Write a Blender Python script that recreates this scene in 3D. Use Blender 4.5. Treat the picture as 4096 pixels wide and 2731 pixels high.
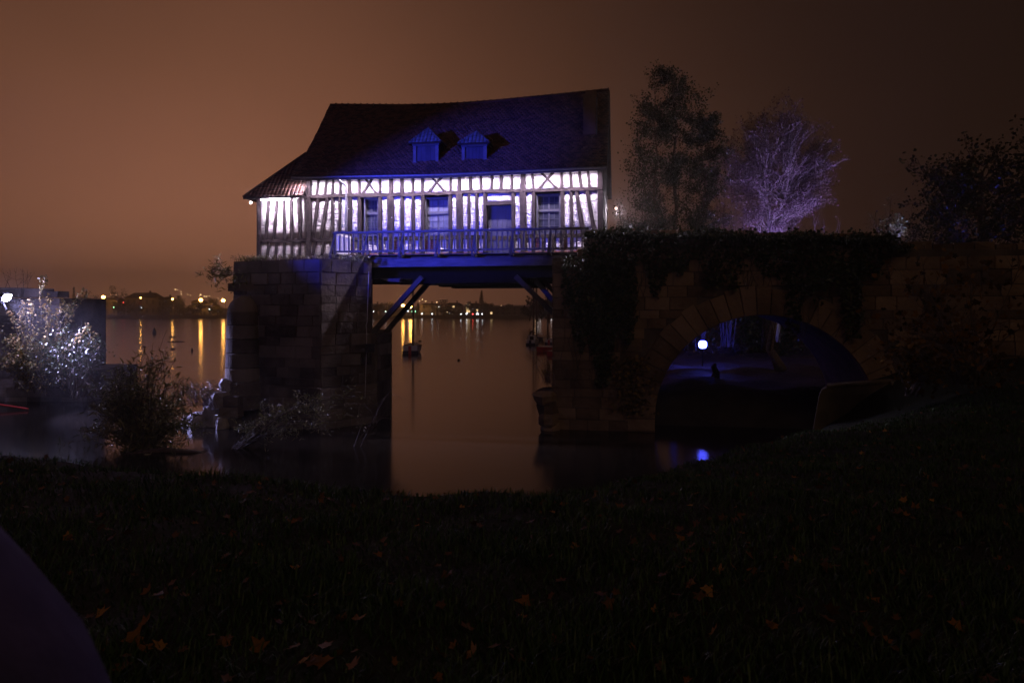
import bpy, math, random
import numpy as np
from mathutils import Vector, Matrix, Quaternion

for o in list(bpy.data.objects):
    bpy.data.objects.remove(o)
scene = bpy.context.scene
COL = scene.collection
R = math.radians
rng = random.Random(7)
nrg = np.random.default_rng(7)

# ---------------------------------------------------------------- camera
CAM_Z = 4.2                       # metres above the water
FPX = 2731.0                      # focal length in photograph pixels (24 mm on 36 mm)
HOR = 1240.0                      # row of the horizon
cam = bpy.data.cameras.new('camera')
cam.sensor_width = 36.0
cam.lens = 24.0
cam.shift_y = -(2731 / 2 - HOR) / 4096
cam.clip_start = 0.05
cam.clip_end = 6000
cam.dof.use_dof = True
cam.dof.focus_distance = 26.0
cam.dof.aperture_fstop = 4.0
camo = bpy.data.objects.new('camera', cam)
camo.location = (0, 0, CAM_Z)
camo.rotation_euler = (R(90), 0, 0)
COL.objects.link(camo)
scene.camera = camo

# ---------------------------------------------------------------- render
scene.render.engine = 'CYCLES'
cy = scene.cycles
cy.use_denoising = True
cy.denoiser = 'OPENIMAGEDENOISE'
cy.max_bounces = 5
cy.diffuse_bounces = 2
cy.glossy_bounces = 3
cy.transmission_bounces = 3
cy.volume_bounces = 0
cy.transparent_max_bounces = 4
cy.sample_clamp_indirect = 3.0
cy.sample_clamp_direct = 0.0
cy.caustics_reflective = False
cy.caustics_refractive = False
cy.use_light_tree = True
vs = scene.view_settings
vs.view_transform = 'Standard'
vs.look = 'None'
vs.gamma = 1.0
vs.exposure = 0.0
vs.use_curve_mapping = False

# ---------------------------------------------------------------- night sky (town glow on low cloud)
world = bpy.data.worlds.new('World')
scene.world = world
world.use_nodes = True
wt = world.node_tree
wt.nodes.clear()

def wn(kind, **kw):
    n = wt.nodes.new(kind)
    for k, v in kw.items():
        setattr(n, k, v)
    return n

def wmath(op, a, b=None, c=None):
    n = wn('ShaderNodeMath', operation=op)
    for i, x in enumerate((a, b, c)):
        if x is None:
            continue
        if isinstance(x, (int, float)):
            n.inputs[i].default_value = x
        else:
            wt.links.new(x, n.inputs[i])
    return n.outputs[0]

tc = wn('ShaderNodeTexCoord')
sp = wn('ShaderNodeSeparateXYZ')
wt.links.new(tc.outputs['Generated'], sp.inputs[0])
az = wmath('ARCTAN2', sp.outputs[0], sp.outputs[1])
el = wmath('ABSOLUTE', wmath('ARCSINE', sp.outputs[2]))
daz = wmath('DIVIDE', wmath('SUBTRACT', az, R(-23.0)), R(20.0))
ga = wmath('EXPONENT', wmath('MULTIPLY', wmath('MULTIPLY', daz, daz), -0.5))
ge = wmath('EXPONENT', wmath('DIVIDE', el, -R(15.5)))
cn = wn('ShaderNodeTexNoise')
cn.inputs['Scale'].default_value = 2.2
cn.inputs['Detail'].default_value = 3
wt.links.new(tc.outputs['Generated'], cn.inputs['Vector'])
cloud = wmath('ADD', wmath('MULTIPLY', cn.outputs['Fac'], 0.5), 0.75)
glow = wmath('MULTIPLY', wmath('MULTIPLY', ga, ge), wmath('MULTIPLY', cloud, 0.57))
def wcol(fac, c):
    n = wn('ShaderNodeVectorMath', operation='SCALE')
    n.inputs[0].default_value = c
    wt.links.new(fac, n.inputs['Scale'])
    return n.outputs[0]
base = wmath('MULTIPLY', cloud, 0.011)
ad = wn('ShaderNodeVectorMath', operation='ADD')
wt.links.new(wcol(glow, (1.0, 0.395, 0.215)), ad.inputs[0])
wt.links.new(wcol(base, (1.0, 0.5, 0.36)), ad.inputs[1])
bg = wn('ShaderNodeBackground')
wt.links.new(ad.outputs[0], bg.inputs['Color'])
bg.inputs['Strength'].default_value = 1.0
wo = wn('ShaderNodeOutputWorld')
wt.links.new(bg.outputs[0], wo.inputs['Surface'])

# very faint light from behind the photographer (overcast night, town behind)
sun = bpy.data.lights.new('sun', 'SUN')
sun.energy = 0.085
sun.angle = R(25)
sun.color = (1.0, 0.62, 0.33)
suno = bpy.data.objects.new('sun', sun)
suno.rotation_euler = (R(52), 0, R(20))
COL.objects.link(suno)

# ================================================================ helpers
def at(px, py, d):
    """point at distance d (along the view axis) surveyed at photo pixel px, py"""
    return Vector(((px - 2048) / FPX * d, d, CAM_Z - (py - HOR) / FPX * d))

LX, LY = -8.44, 28.0
UX, UY = 0.98623708, -0.16533731
NX, NY = UY, -UX
ROTZ = math.atan2(UY, UX)
ML = Matrix.Translation((LX, LY, 0)) @ Matrix.Rotation(ROTZ, 4, 'Z')

def fac(px, py, n=0.0):
    """(u, z) on the plane parallel to the mill front, n metres before it"""
    a = (px - 2048) / FPX
    b = -(py - HOR) / FPX
    t = (n + LX * NX + LY * NY) / (a * NX + NY)
    return ((a * t - LX) * UX + (t - LY) * UY, CAM_Z + b * t)

def fu(px, n=0.0):
    return fac(px, 1000, n)[0]

def tag(o, label=None, cat=None, group=None, kind=None):
    if label: o['label'] = label
    if cat: o['category'] = cat
    if group: o['group'] = group
    if kind: o['kind'] = kind
    return o

def empty(name, loc, rz=0.0):
    o = bpy.data.objects.new(name, None)
    o.empty_display_size = 0.3
    o.location = loc
    o.rotation_euler = (0, 0, rz)
    COL.objects.link(o)
    return o

def lroot(name, base):
    """a root in the frame of the mill and bridge; base = (u, y, z), y = -n"""
    o = empty(name, ML @ Vector(base), ROTZ)
    return o

def copy_tree(o, parent=None):
    c = o.copy()
    COL.objects.link(c)
    c.parent = parent
    for ch in o.children:
        copy_tree(ch, c)
    return c

class MB:
    def __init__(self, base=(0, 0, 0)):
        self.v = []; self.f = []; self.b = Vector(base)
    def add(self, vs, fs):
        k = len(self.v)
        self.v += [tuple(Vector(p) - self.b) for p in vs]
        self.f += [tuple(i + k for i in f) for f in fs]
    def hexa(self, p):   # bottom 0-3, top 4-7
        self.add(p, [(0, 3, 2, 1), (4, 5, 6, 7), (0, 1, 5, 4), (1, 2, 6, 5), (2, 3, 7, 6), (3, 0, 4, 7)])
    def box(self, lo, hi):
        (a, b, c), (d, e, f) = lo, hi
        self.hexa([(a, b, c), (d, b, c), (d, e, c), (a, e, c), (a, b, f), (d, b, f), (d, e, f), (a, e, f)])
    def beam(self, p0, p1, w, h, side=(0, 1, 0), w1=None, h1=None):
        p0 = Vector(p0); p1 = Vector(p1)
        ax = (p1 - p0).normalized()
        s = Vector(side); s = (s - ax * s.dot(ax)).normalized()
        t = ax.cross(s)
        w1 = w if w1 is None else w1; h1 = h if h1 is None else h1
        q = []
        for p, ww, hh in ((p0, w, h), (p1, w1, h1)):
            for a, b in ((-1, -1), (1, -1), (1, 1), (-1, 1)):
                q.append(p + s * (a * ww / 2) + t * (b * hh / 2))
        self.hexa(q)
    def timber(self, p0, p1, w, dep, out=(0, -1, 0), seg=4, jit=0.012, w1=None):
        """hewn timber: wavy edges, front face towards out"""
        p0 = Vector(p0); p1 = Vector(p1); out = Vector(out).normalized()
        ax = (p1 - p0).normalized(); s = ax.cross(out).normalized()
        w1 = w if w1 is None else w1
        rings = []
        for i in range(seg + 1):
            t = i / seg
            c = p0.lerp(p1, t); hw = (w + (w1 - w) * t) / 2
            j = [rng.uniform(-jit, jit) for _ in range(4)]
            b = 0.012
            rings.append([c - s * (hw + j[0]), c - s * (hw + j[0] - b) + out * (dep + j[2] * .6),
                          c + s * (hw + j[1] - b) + out * (dep + j[3] * .6), c + s * (hw + j[1])])
        vs = [p for r in rings for p in r]
        fs = []
        for i in range(seg):
            k = 4 * i
            for a in range(3):
                fs.append((k + a, k + a + 1, k + a + 5, k + a + 4))
        fs.append((3, 2, 1, 0)); k = 4 * seg; fs.append((k, k + 1, k + 2, k + 3))
        self.add(vs, fs)
    def tube(self, pts, radii, n=5, cap=True):
        pts = [Vector(p) for p in pts]
        if isinstance(radii, (int, float)): radii = [radii] * len(pts)
        vs = []; fs = []
        ref = Vector((0.31, 0.17, 0.93))
        for i, p in enumerate(pts):
            d = (pts[min(i + 1, len(pts) - 1)] - pts[max(i - 1, 0)])
            if d.length < 1e-9: d = Vector((0, 0, 1))
            d.normalize()
            r = ref if abs(d.dot(ref)) < .95 else Vector((1, 0, 0))
            a = d.cross(r).normalized(); b = d.cross(a)
            for k in range(n):
                an = 2 * math.pi * k / n
                vs.append(p + (a * math.cos(an) + b * math.sin(an)) * radii[i])
        for i in range(len(pts) - 1):
            for k in range(n):
                k2 = (k + 1) % n
                fs.append((i * n + k, i * n + k2, (i + 1) * n + k2, (i + 1) * n + k))
        if cap:
            fs.append(tuple(range(n - 1, -1, -1)))
            m = (len(pts) - 1) * n
            fs.append(tuple(m + k for k in range(n)))
        self.add(vs, fs)
    def lathe(self, c, prof, n=24, a0=0.0, a1=2 * math.pi):
        c = Vector(c); vs = []; fs = []
        full = abs(a1 - a0 - 2 * math.pi) < 1e-6
        m = n if full else n + 1
        for r, z in prof:
            for k in range(m):
                an = a0 + (a1 - a0) * k / n
                vs.append(c + Vector((r * math.cos(an), r * math.sin(an), z)))
        for i in range(len(prof) - 1):
            for k in range(n):
                k2 = (k + 1) % m
                fs.append((i * m + k, i * m + k2, (i + 1) * m + k2, (i + 1) * m + k))
        self.add(vs, fs)
    def prism(self, poly, off):
        """polygon (3-d points) extruded by off"""
        k = len(poly); off = Vector(off)
        vs = [Vector(p) for p in poly] + [Vector(p) + off for p in poly]
        fs = [tuple(range(k - 1, -1, -1)), tuple(range(k, 2 * k))]
        for i in range(k):
            j = (i + 1) % k
            fs.append((i, j, k + j, k + i))
        self.add(vs, fs)
    def sphere(self, c, r, n=10, m=6, sz=1.0):
        prof = [(max(r * math.sin(math.pi * i / m), 1e-4), -r * sz * math.cos(math.pi * i / m)) for i in range(m + 1)]
        self.lathe(c, prof, n)
    def mesh(self, name, mat, smooth=False):
        me = bpy.data.meshes.new(name)
        me.from_pydata(self.v, [], self.f)
        me.update()
        if mat: me.materials.append(mat)
        if smooth:
            me.polygons.foreach_set('use_smooth', [True] * len(me.polygons))
        return me
    def build(self, name, mat, parent=None, smooth=False, loc=None, rz=0.0):
        return link(name, self.mesh(name, mat, smooth), parent, loc, rz)

def link(name, me, parent=None, loc=None, rz=0.0, rot=None, scale=None):
    o = bpy.data.objects.new(name, me)
    COL.objects.link(o)
    if parent: o.parent = parent
    if loc is not None: o.location = loc
    if rot is not None: o.rotation_euler = rot
    elif rz: o.rotation_euler = (0, 0, rz)
    if scale is not None: o.scale = scale
    return o

def nmesh(name, V, F, mat, smooth=False):
    """mesh from numpy arrays, all faces with the same corner count"""
    me = bpy.data.meshes.new(name)
    V = np.asarray(V, np.float32); F = np.asarray(F, np.int32)
    me.vertices.add(len(V)); me.vertices.foreach_set('co', V.ravel())
    k = F.shape[1]
    me.loops.add(F.size); me.loops.foreach_set('vertex_index', F.ravel())
    me.polygons.add(len(F))
    me.polygons.foreach_set('loop_start', np.arange(0, F.size, k, dtype=np.int32))
    me.polygons.foreach_set('loop_total', np.full(len(F), k, np.int32))
    me.update(calc_edges=True)
    me.validate()
    if mat: me.materials.append(mat)
    return me

def spot(name, parent, loc, target, energy, color, angle, blend=.6, size=.15):
    l = bpy.data.lights.new(name, 'SPOT'); l.energy = energy; l.color = color; l.spot_size = R(angle); l.spot_blend = blend; l.shadow_soft_size = size
    o = bpy.data.objects.new(name, l); COL.objects.link(o)
    d = Vector(target) - Vector(loc)
    o.rotation_euler = d.to_track_quat('-Z', 'Y').to_euler()
    o.location = loc
    if parent:
        o.parent = parent; o.matrix_parent_inverse = (Matrix.Translation(parent.location) @ parent.rotation_euler.to_matrix().to_4x4()).inverted()
    return o

# ---------------------------------------------------------------- materials
def pmat(name, c1, c2=None, scale=4.0, rough=0.7, bump=0.0, bscale=20.0, stretch=(1, 1, 1), bstretch=None,
         metallic=0.0, island=0.0, detail=4.0, emit=None, estr=0.0, spec=0.5, transl=0.0, bdist=0.02, c3=None, world=False):
    m = bpy.data.materials.new(name)
    m.use_nodes = True
    t = m.node_tree
    b = t.nodes['Principled BSDF']
    c2 = c2 or c1
    co = t.nodes.new('ShaderNodeTexCoord')
    mp = t.nodes.new('ShaderNodeMapping'); mp.inputs['Scale'].default_value = stretch
    src = co.outputs['Object']
    if world:
        gw = t.nodes.new('ShaderNodeNewGeometry'); src = gw.outputs['Position']
    t.links.new(src, mp.inputs[0])
    nz = t.nodes.new('ShaderNodeTexNoise'); nz.inputs['Scale'].default_value = scale; nz.inputs['Detail'].default_value = detail
    t.links.new(mp.outputs[0], nz.inputs['Vector'])
    rp = t.nodes.new('ShaderNodeValToRGB')
    rp.color_ramp.elements[0].position = 0.3; rp.color_ramp.elements[1].position = 0.7
    rp.color_ramp.elements[0].color = (*c1, 1); rp.color_ramp.elements[1].color = (*c2, 1)
    if c3:
        e = rp.color_ramp.elements.new(0.85); e.color = (*c3, 1)
    fac_out = nz.outputs['Fac']
    if island:
        g = t.nodes.new('ShaderNodeNewGeometry')
        oi = t.nodes.new('ShaderNodeObjectInfo')
        s = t.nodes.new('ShaderNodeMath'); s.operation = 'ADD'
        t.links.new(g.outputs['Random Per Island'], s.inputs[0]); t.links.new(oi.outputs['Random'], s.inputs[1])
        fr = t.nodes.new('ShaderNodeMath'); fr.operation = 'FRACT'; t.links.new(s.outputs[0], fr.inputs[0])
        mx = t.nodes.new('ShaderNodeMix'); mx.data_type = 'FLOAT'
        mx.inputs['Factor'].default_value = island
        t.links.new(nz.outputs['Fac'], mx.inputs[2]); t.links.new(fr.outputs[0], mx.inputs[3])
        fac_out = mx.outputs[0]
    t.links.new(fac_out, rp.inputs['Fac'])
    t.links.new(rp.outputs['Color'], b.inputs['Base Color'])
    b.inputs['Roughness'].default_value = rough
    b.inputs['Metallic'].default_value = metallic
    b.inputs['Specular IOR Level'].default_value = spec
    if bump:
        mp2 = t.nodes.new('ShaderNodeMapping'); mp2.inputs['Scale'].default_value = bstretch or stretch
        t.links.new(src, mp2.inputs[0])
        n2 = t.nodes.new('ShaderNodeTexNoise'); n2.inputs['Scale'].default_value = bscale; n2.inputs['Detail'].default_value = 5
        t.links.new(mp2.outputs[0], n2.inputs['Vector'])
        bp = t.nodes.new('ShaderNodeBump'); bp.inputs['Strength'].default_value = bump; bp.inputs['Distance'].default_value = bdist
        t.links.new(n2.outputs['Fac'], bp.inputs['Height']); t.links.new(bp.outputs[0], b.inputs['Normal'])
    if emit:
        b.inputs['Emission Color'].default_value = (*emit, 1)
        b.inputs['Emission Strength'].default_value = estr
    if transl:
        out = t.nodes['Material Output']
        tr = t.nodes.new('ShaderNodeBsdfTranslucent'); t.links.new(rp.outputs['Color'], tr.inputs['Color'])
        ms = t.nodes.new('ShaderNodeMixShader'); ms.inputs[0].default_value = transl
        t.links.new(b.outputs[0], ms.inputs[1]); t.links.new(tr.outputs[0], ms.inputs[2])
        t.links.new(ms.outputs[0], out.inputs['Surface'])
    return m

def emat(name, c, s):
    m = bpy.data.materials.new(name); m.use_nodes = True
    t = m.node_tree; t.nodes.clear()
    e = t.nodes.new('ShaderNodeEmission'); e.inputs[0].default_value = (*c, 1); e.inputs[1].default_value = s
    o = t.nodes.new('ShaderNodeOutputMaterial'); t.links.new(e.outputs[0], o.inputs[0])
    return m

M = {}
M['plaster'] = pmat('plaster', (.66, .62, .58), (.82, .79, .75), 3.0, .85, bump=1.0, bscale=6, bstretch=(.6, .6, 2.4), bdist=.09)
M['timber'] = pmat('timber', (.016, .012, .012), (.055, .042, .04), 14, .75, spec=.12, bump=.9, bscale=22, stretch=(1, 1, .35), bdist=.03)
M['timber_h'] = pmat('timber_horizontal', (.016, .012, .012), (.055, .042, .04), 14, .75, spec=.12, bump=.9, bscale=22, stretch=(.35, 1, 1), bdist=.03)
M['brick'] = pmat('brick', (.22, .075, .045), (.34, .13, .08), 9, .85, bump=.4, island=.6)
M['mortar'] = pmat('mortar', (.4, .36, .32), (.55, .5, .46), 9, .9, bump=.4)
M['tile'] = pmat('roof_tile', (.06, .034, .026), (.17, .085, .055), 3, .5, bump=.5, bscale=30, island=.7)
M['tile_dormer'] = pmat('dormer_slate', (.07, .09, .1), (.16, .2, .19), 9, .6, bump=.5, bscale=25, island=.5)
M['sheath'] = pmat('sheathing', (.03, .02, .015), (.05, .035, .025), 8, .9)
M['rail'] = pmat('painted_rail', (.12, .12, .13), (.2, .195, .2), 10, .6, bump=.3, bscale=30)
M['tar'] = pmat('tarred_wood', (.005, .005, .006), (.012, .011, .012), 6, .9, spec=.1)  # near-black colour stands in for the shade under the deck
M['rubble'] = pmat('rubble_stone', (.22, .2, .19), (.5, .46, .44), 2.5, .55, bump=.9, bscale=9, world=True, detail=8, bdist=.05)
M['fascia'] = pmat('fascia_wood', (.1, .1, .11), (.23, .22, .23), 3.5, .6, bump=.4, bscale=14, stretch=(.5, 1, 2.2))
M['darkwood'] = pmat('dark_beam_wood', (.07, .065, .065), (.13, .12, .12), 5, .7, bump=.4, bscale=18)
M['door'] = pmat('door_wood', (.035, .035, .05), (.07, .07, .1), 8, .6, bump=.3, bscale=20, stretch=(1, 1, .2))
M['frame'] = pmat('window_frame', (.05, .05, .06), (.09, .09, .1), 12, .55)
M['pane_light'] = pmat('pane_blind', (.13, .14, .19), (.2, .21, .27), 5, .12, spec=.6)
M['pane_dark'] = pmat('pane_dark', (.025, .027, .04), (.05, .055, .075), 5, .1, spec=.6)
M['gutter'] = pmat('gutter_zinc', (.2, .2, .22), (.3, .3, .32), 10, .35, metallic=.6)
M['stone'] = pmat('pier_stone', (.07, .058, .052), (.3, .25, .215), .9, .92, world=True, detail=9, spec=.2, bump=.9, bscale=7, island=.3, bdist=.05)
M['stone2'] = pmat('bridge_stone', (.13, .095, .07), (.42, .3, .21), 1.0, .92, world=True, detail=9, spec=.2, bump=.9, bscale=8, island=.35, bdist=.05)
M['joint'] = pmat('stone_joint', (.07, .058, .05), (.2, .165, .14), 1.2, .95, world=True, detail=9, bump=.6, bscale=14, bdist=.05)
M['concrete'] = pmat('concrete', (.13, .115, .09), (.24, .21, .17), 1.4, .85, bump=.4, bscale=12)
M['grass'] = pmat('grass_blades', (.018, .06, .008), (.05, .12, .02), 3, .5, island=.7)
M['soil'] = pmat('lawn_soil', (.008, .013, .004), (.02, .026, .009), 2, .95, bump=.8, bscale=16)
M['mud'] = pmat('bank_mud', (.03, .026, .02), (.07, .06, .045), 1.2, .75, bump=.8, bscale=6, bdist=.08)
M['far'] = pmat('far_ground', (.03, .03, .02), (.05, .05, .03), .05, .9)
M['bark'] = pmat('bark', (.08, .06, .05), (.18, .14, .11), 12, .85, bump=.7, bscale=20, stretch=(1, 1, .4))
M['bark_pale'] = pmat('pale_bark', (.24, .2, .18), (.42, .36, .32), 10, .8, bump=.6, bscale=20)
M['leaf_alder'] = pmat('alder_leaf', (.02, .035, .012), (.05, .08, .025), 3, .28, island=.8, spec=.7)
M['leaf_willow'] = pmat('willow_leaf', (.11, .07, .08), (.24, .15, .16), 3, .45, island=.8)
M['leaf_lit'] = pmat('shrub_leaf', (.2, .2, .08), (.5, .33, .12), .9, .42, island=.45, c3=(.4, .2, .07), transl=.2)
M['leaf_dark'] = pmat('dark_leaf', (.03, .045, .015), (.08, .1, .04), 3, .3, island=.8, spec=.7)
M['leaf_osier'] = pmat('osier_leaf', (.11, .13, .045), (.28, .26, .1), 3, .3, island=.8, spec=.7)
M['leaf_ivy'] = pmat('ivy_leaf', (.02, .04, .01), (.07, .09, .025), 3, .4, island=.8)
M['leaf_ivy_y'] = pmat('ivy_leaf_yellow', (.1, .08, .02), (.3, .2, .05), 3, .5, island=.8)
M['leaf_maple'] = pmat('maple_leaf', (.06, .035, .008), (.27, .14, .03), 2, .85, spec=.08, island=.9, transl=.15)
M['fallen_yellow'] = pmat('fallen_yellow', (.38, .2, .055), (.55, .31, .09), 18, .75, spec=.15)
M['fallen_orange'] = pmat('fallen_orange', (.22, .1, .03), (.36, .18, .055), 18, .75, spec=.15)
M['fallen_brown'] = pmat('fallen_brown', (.11, .055, .025), (.22, .11, .05), 18, .6, spec=.25)
M['white_paint'] = pmat('white_paint', (.6, .58, .55), (.75, .72, .7), 6, .4)  # boat paint; on the return rail it stands in for light
M['red_paint'] = pmat('red_paint', (.42, .03, .025), (.55, .05, .04), 6, .45)
M['navy'] = pmat('navy_paint', (.02, .022, .035), (.04, .045, .06), 6, .4)
M['mast'] = pmat('mast_alloy', (.3, .29, .28), (.4, .39, .37), 6, .35, metallic=.5)
M['house_wall'] = pmat('render_wall', (.12, .1, .08), (.2, .17, .14), .3, .9)
M['house_roof'] = pmat('slate_roof', (.05, .04, .035), (.09, .07, .06), .6, .8)
M['iron'] = pmat('iron', (.04, .04, .045), (.08, .08, .085), 9, .5, metallic=.6)
M['cloth'] = pmat('dark_cloth', (.09, .08, .2), (.17, .14, .36), 9, .95, spec=.1, bump=.5, bscale=60, bdist=.004)
M['rope'] = pmat('pale_rope', (.6, .58, .6), (.8, .78, .8), 20, .7)
M['led'] = emat('led_white', (.88, .72, 1.0), 600)
M['led2'] = emat('led_white_annex', (.88, .72, 1.0), 400)
M['gablelamp'] = emat('gable_lamp', (1.0, .7, .6), 8)
M['bulb'] = emat('small_bulb', (1.0, .85, .9), 25)
M['sodium'] = emat('sodium_lamp', (1.0, .43, .08), 70)
M['whitelamp'] = emat('white_lamp', (.95, .95, 1.0), 9)
M['greenlamp'] = emat('green_lamp', (.35, 1.0, .55), 8)
M['redlamp'] = emat('red_lamp', (1.0, .05, .04), 14)
M['warmwin'] = emat('warm_window', (1.0, .66, .3), 1.6)
M['hilllamp'] = emat('hill_lamp', (1.0, .62, .28), 14)
M['flood'] = emat('flood_lens', (.07, .085, 1.0), 48)
M['floodw'] = emat('flood_lens_white', (.62, .62, 1.0), 220)
M['darkglass'] = pmat('dark_glass', (.02, .02, .022), (.03, .03, .035), 4, .1)

# ================================================================ setting: water
def water_mat():
    m = bpy.data.materials.new('river_water'); m.use_nodes = True
    t = m.node_tree; b = t.nodes['Principled BSDF']
    b.inputs['Base Color'].default_value = (.010, .008, .006, 1)
    b.inputs['Roughness'].default_value = .13
    b.inputs['IOR'].default_value = 1.33
    co = t.nodes.new('ShaderNodeTexCoord')
    mp = t.nodes.new('ShaderNodeMapping'); mp.inputs['Scale'].default_value = (.5, 1.6, 1)
    t.links.new(co.outputs['Object'], mp.inputs[0])
    n = t.nodes.new('ShaderNodeTexNoise'); n.inputs['Scale'].default_value = 1.2; n.inputs['Detail'].default_value = 3
    t.links.new(mp.outputs[0], n.inputs['Vector'])
    bp = t.nodes.new('ShaderNodeBump'); bp.inputs['Strength'].default_value = .035; bp.inputs['Distance'].default_value = .05
    t.links.new(n.outputs['Fac'], bp.inputs['Height']); t.links.new(bp.outputs[0], b.inputs['Normal'])
    return m
mb = MB()
mb.add([(-1400, -30, 0), (1400, -30, 0), (1400, 420, 0), (-1400, 420, 0)], [(0, 1, 2, 3)])
river = mb.build('river', water_mat()); tag(river, kind='structure')

# ================================================================ setting: lawn
ctrl = [(0, 0, 2.6), (-3, 3, 2.58), (3, 3, 2.6), (-6.7, 9, 2.27), (-3.4, 8.3, 2.16), (-1, 7.6, 2.13), (.2, 7.6, 2.13), (2.4, 11, 1.58),
        (7.5, 17, 1.2), (11.4, 20, 2.08), (15, 20, 2.65), (8, 8, 2.55), (16, 14, 3.1), (13, 8, 3.0), (22, 20, 3.2), (26, 10, 3.4), (-10, 3, 2.7),
        (-14, 10, 2.3), (4.6, 14, 1.35), (9.4, 18.2, 1.35), (8.2, 17.9, 1.0), (0, -8, 2.7), (-12, -8, 2.8), (15, -8, 3.1), (-22, 10, 2.3), (-22, -8, 2.8), (30, -8, 3.4), (30, 20, 3.4)]
CX = np.array([c[:2] for c in ctrl], float); CZ = np.array([c[2] for c in ctrl], float)
def _tps(r):
    return np.where(r > 1e-9, r * r * np.log(np.maximum(r, 1e-9)), 0.0)
_D = np.linalg.norm(CX[:, None] - CX[None], axis=2)
_K = np.zeros((len(ctrl) + 3,) * 2)
_K[:-3, :-3] = _tps(_D) + np.eye(len(ctrl)) * .6
_K[:-3, -3] = 1; _K[:-3, -2:] = CX; _K[-3, :-3] = 1; _K[-2:, :-3] = CX.T
_W = np.linalg.solve(_K, np.concatenate([CZ, [0, 0, 0]]))
EDGE = [(-40, 9.5), (-14, 9.6), (-6.7, 9.0), (-3.4, 8.3), (-1, 7.7), (.2, 7.7), (1.2, 8.9), (2.4, 11), (4.6, 14), (7.5, 17.0), (8.0, 17.9), (8.5, 18.4), (9.6, 19.3), (10.4, 20.9), (11, 21.6), (60, 22)]
EX = np.array([e[0] for e in EDGE]); EY = np.array([e[1] for e in EDGE])
def lawn_z(x, y):
    x = np.asarray(x, float); y = np.asarray(y, float)
    P = np.stack([x, y], -1)
    r = np.linalg.norm(P[..., None, :] - CX, axis=-1)
    z = _tps(r) @ _W[:-3] + _W[-3] + P @ _W[-2:]
    over = y - np.interp(x, EX, EY)
    z = z + .03 * np.sin(x * 2.3 + y * 1.1) + .02 * np.sin(x * 5.1 - y * 3.7)
    drop = np.where(over > 0, over * .3 + over ** 2 * 2.2, 0)
    return np.maximum(z - drop, -.6)
gx = np.arange(-34, 34.01, .33); gy = np.arange(-6, 23.6, .24)
X, Y = np.meshgrid(gx, gy)
Z = lawn_z(X, Y)
V = np.stack([X, Y, Z], -1).reshape(-1, 3)
nxg, nyg = len(gx), len(gy)
idx = np.arange(nxg * nyg).reshape(nyg, nxg)
F = np.stack([idx[:-1, :-1], idx[:-1, 1:], idx[1:, 1:], idx[1:, :-1]], -1).reshape(-1, 4)
me = nmesh('lawn', V, F, M['soil']); me.polygons.foreach_set('use_smooth', [True] * len(me.polygons))
lawn = link('lawn', me); tag(lawn, kind='structure')

# grass blades
def grass():
    Vs = []; Fs = []
    N = 170000
    # density falls with distance
    d = 1.8 + (nrg.random(N) ** 1.3) * 15.5
    a = nrg.uniform(-.86, .86, N)
    x = a * d + nrg.normal(0, .1, N); y = d
    clump = np.sin(x * 3.1 + 1.3 * np.sin(y * 2.7)) + np.sin(y * 3.9 + x * 1.7)
    keep = (y < np.interp(x, EX, EY) + .45) & (nrg.random(N) < .62 + .14 * clump)
    x, y = x[keep], y[keep]; n = len(x)
    z = lawn_z(x, y)
    h = nrg.uniform(.035, .095, n) * (1 + .2 * clump[keep]).clip(.6, 1.5)
    an = nrg.uniform(0, 2 * np.pi, n)
    w = nrg.uniform(.0025, .005, n) * (1 + y * .1)
    lean = h[:, None] * nrg.uniform(.3, 1.1, n)[:, None] * np.stack([np.cos(an + 1.3), np.sin(an + 1.3)], -1)
    B = np.stack([x, y, z - .01], -1)
    W = np.stack([np.cos(an) * w, np.sin(an) * w, 0 * w], -1)
    mid = B + np.concatenate([lean * .35, (h * .62)[:, None]], 1)
    tip = B + np.concatenate([lean, h[:, None]], 1)
    V = np.stack([B - W, B + W, mid + W * .7, mid - W * .7, tip], 1).reshape(-1, 3)
    k = np.arange(n)[:, None] * 5
    q = np.concatenate([k + np.array([[0, 1, 2]]), k + np.array([[0, 2, 3]]), k + np.array([[3, 2, 4]])], 0)
    return nmesh('grass', V, q, M['grass'])
tag(link('grass', grass()), 'short dark green grass covering the near lawn', 'grass', kind='stuff')

# ================================================================ setting: bank behind the bridge and far bank
def bank_z(u, y):
    """bank in the mill frame: u along the bridge, y behind its front line"""
    s = u - (12.6 + .055 * np.maximum(y, 0))
    shore = 1 / (1 + np.exp(-s * 1.6))
    front = np.clip((y + 1.6) / 2.6, 0, 1)
    z = -.6 + shore * front * (1.75 + .22 * np.exp(-((u - 16) / 2.2) ** 2 - ((y - 2.5) / 2.0) ** 2) + .9 * np.clip((u - 22.5) / 5, 0, 1.6) + .045 * np.clip(y - 6, 0, 60) * .5)
    return z + shore * front * (.09 * np.sin(u * 1.9 + y) + .06 * np.sin(y * 2.3 - u * .7))
gu = np.concatenate([np.arange(10.5, 40, .5), np.arange(40, 200, 6)]); gyy = np.concatenate([np.arange(-2.4, 20, .4), np.arange(20, 200, 5)])
U, YY = np.meshgrid(gu, gyy); ZZ = bank_z(U, YY)
Vl = np.stack([U, YY, ZZ], -1).reshape(-1, 3)
Vw = np.array([tuple(ML @ Vector(p)) for p in Vl])
idx = np.arange(len(gu) * len(gyy)).reshape(len(gyy), len(gu))
F = np.stack([idx[:-1, :-1], idx[:-1, 1:], idx[1:, 1:], idx[1:, :-1]], -1).reshape(-1, 4)
me = nmesh('riverbank', Vw, F, M['mud']); me.polygons.foreach_set('use_smooth', [True] * len(me.polygons))
tag(link('riverbank', me), kind='structure')

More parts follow.
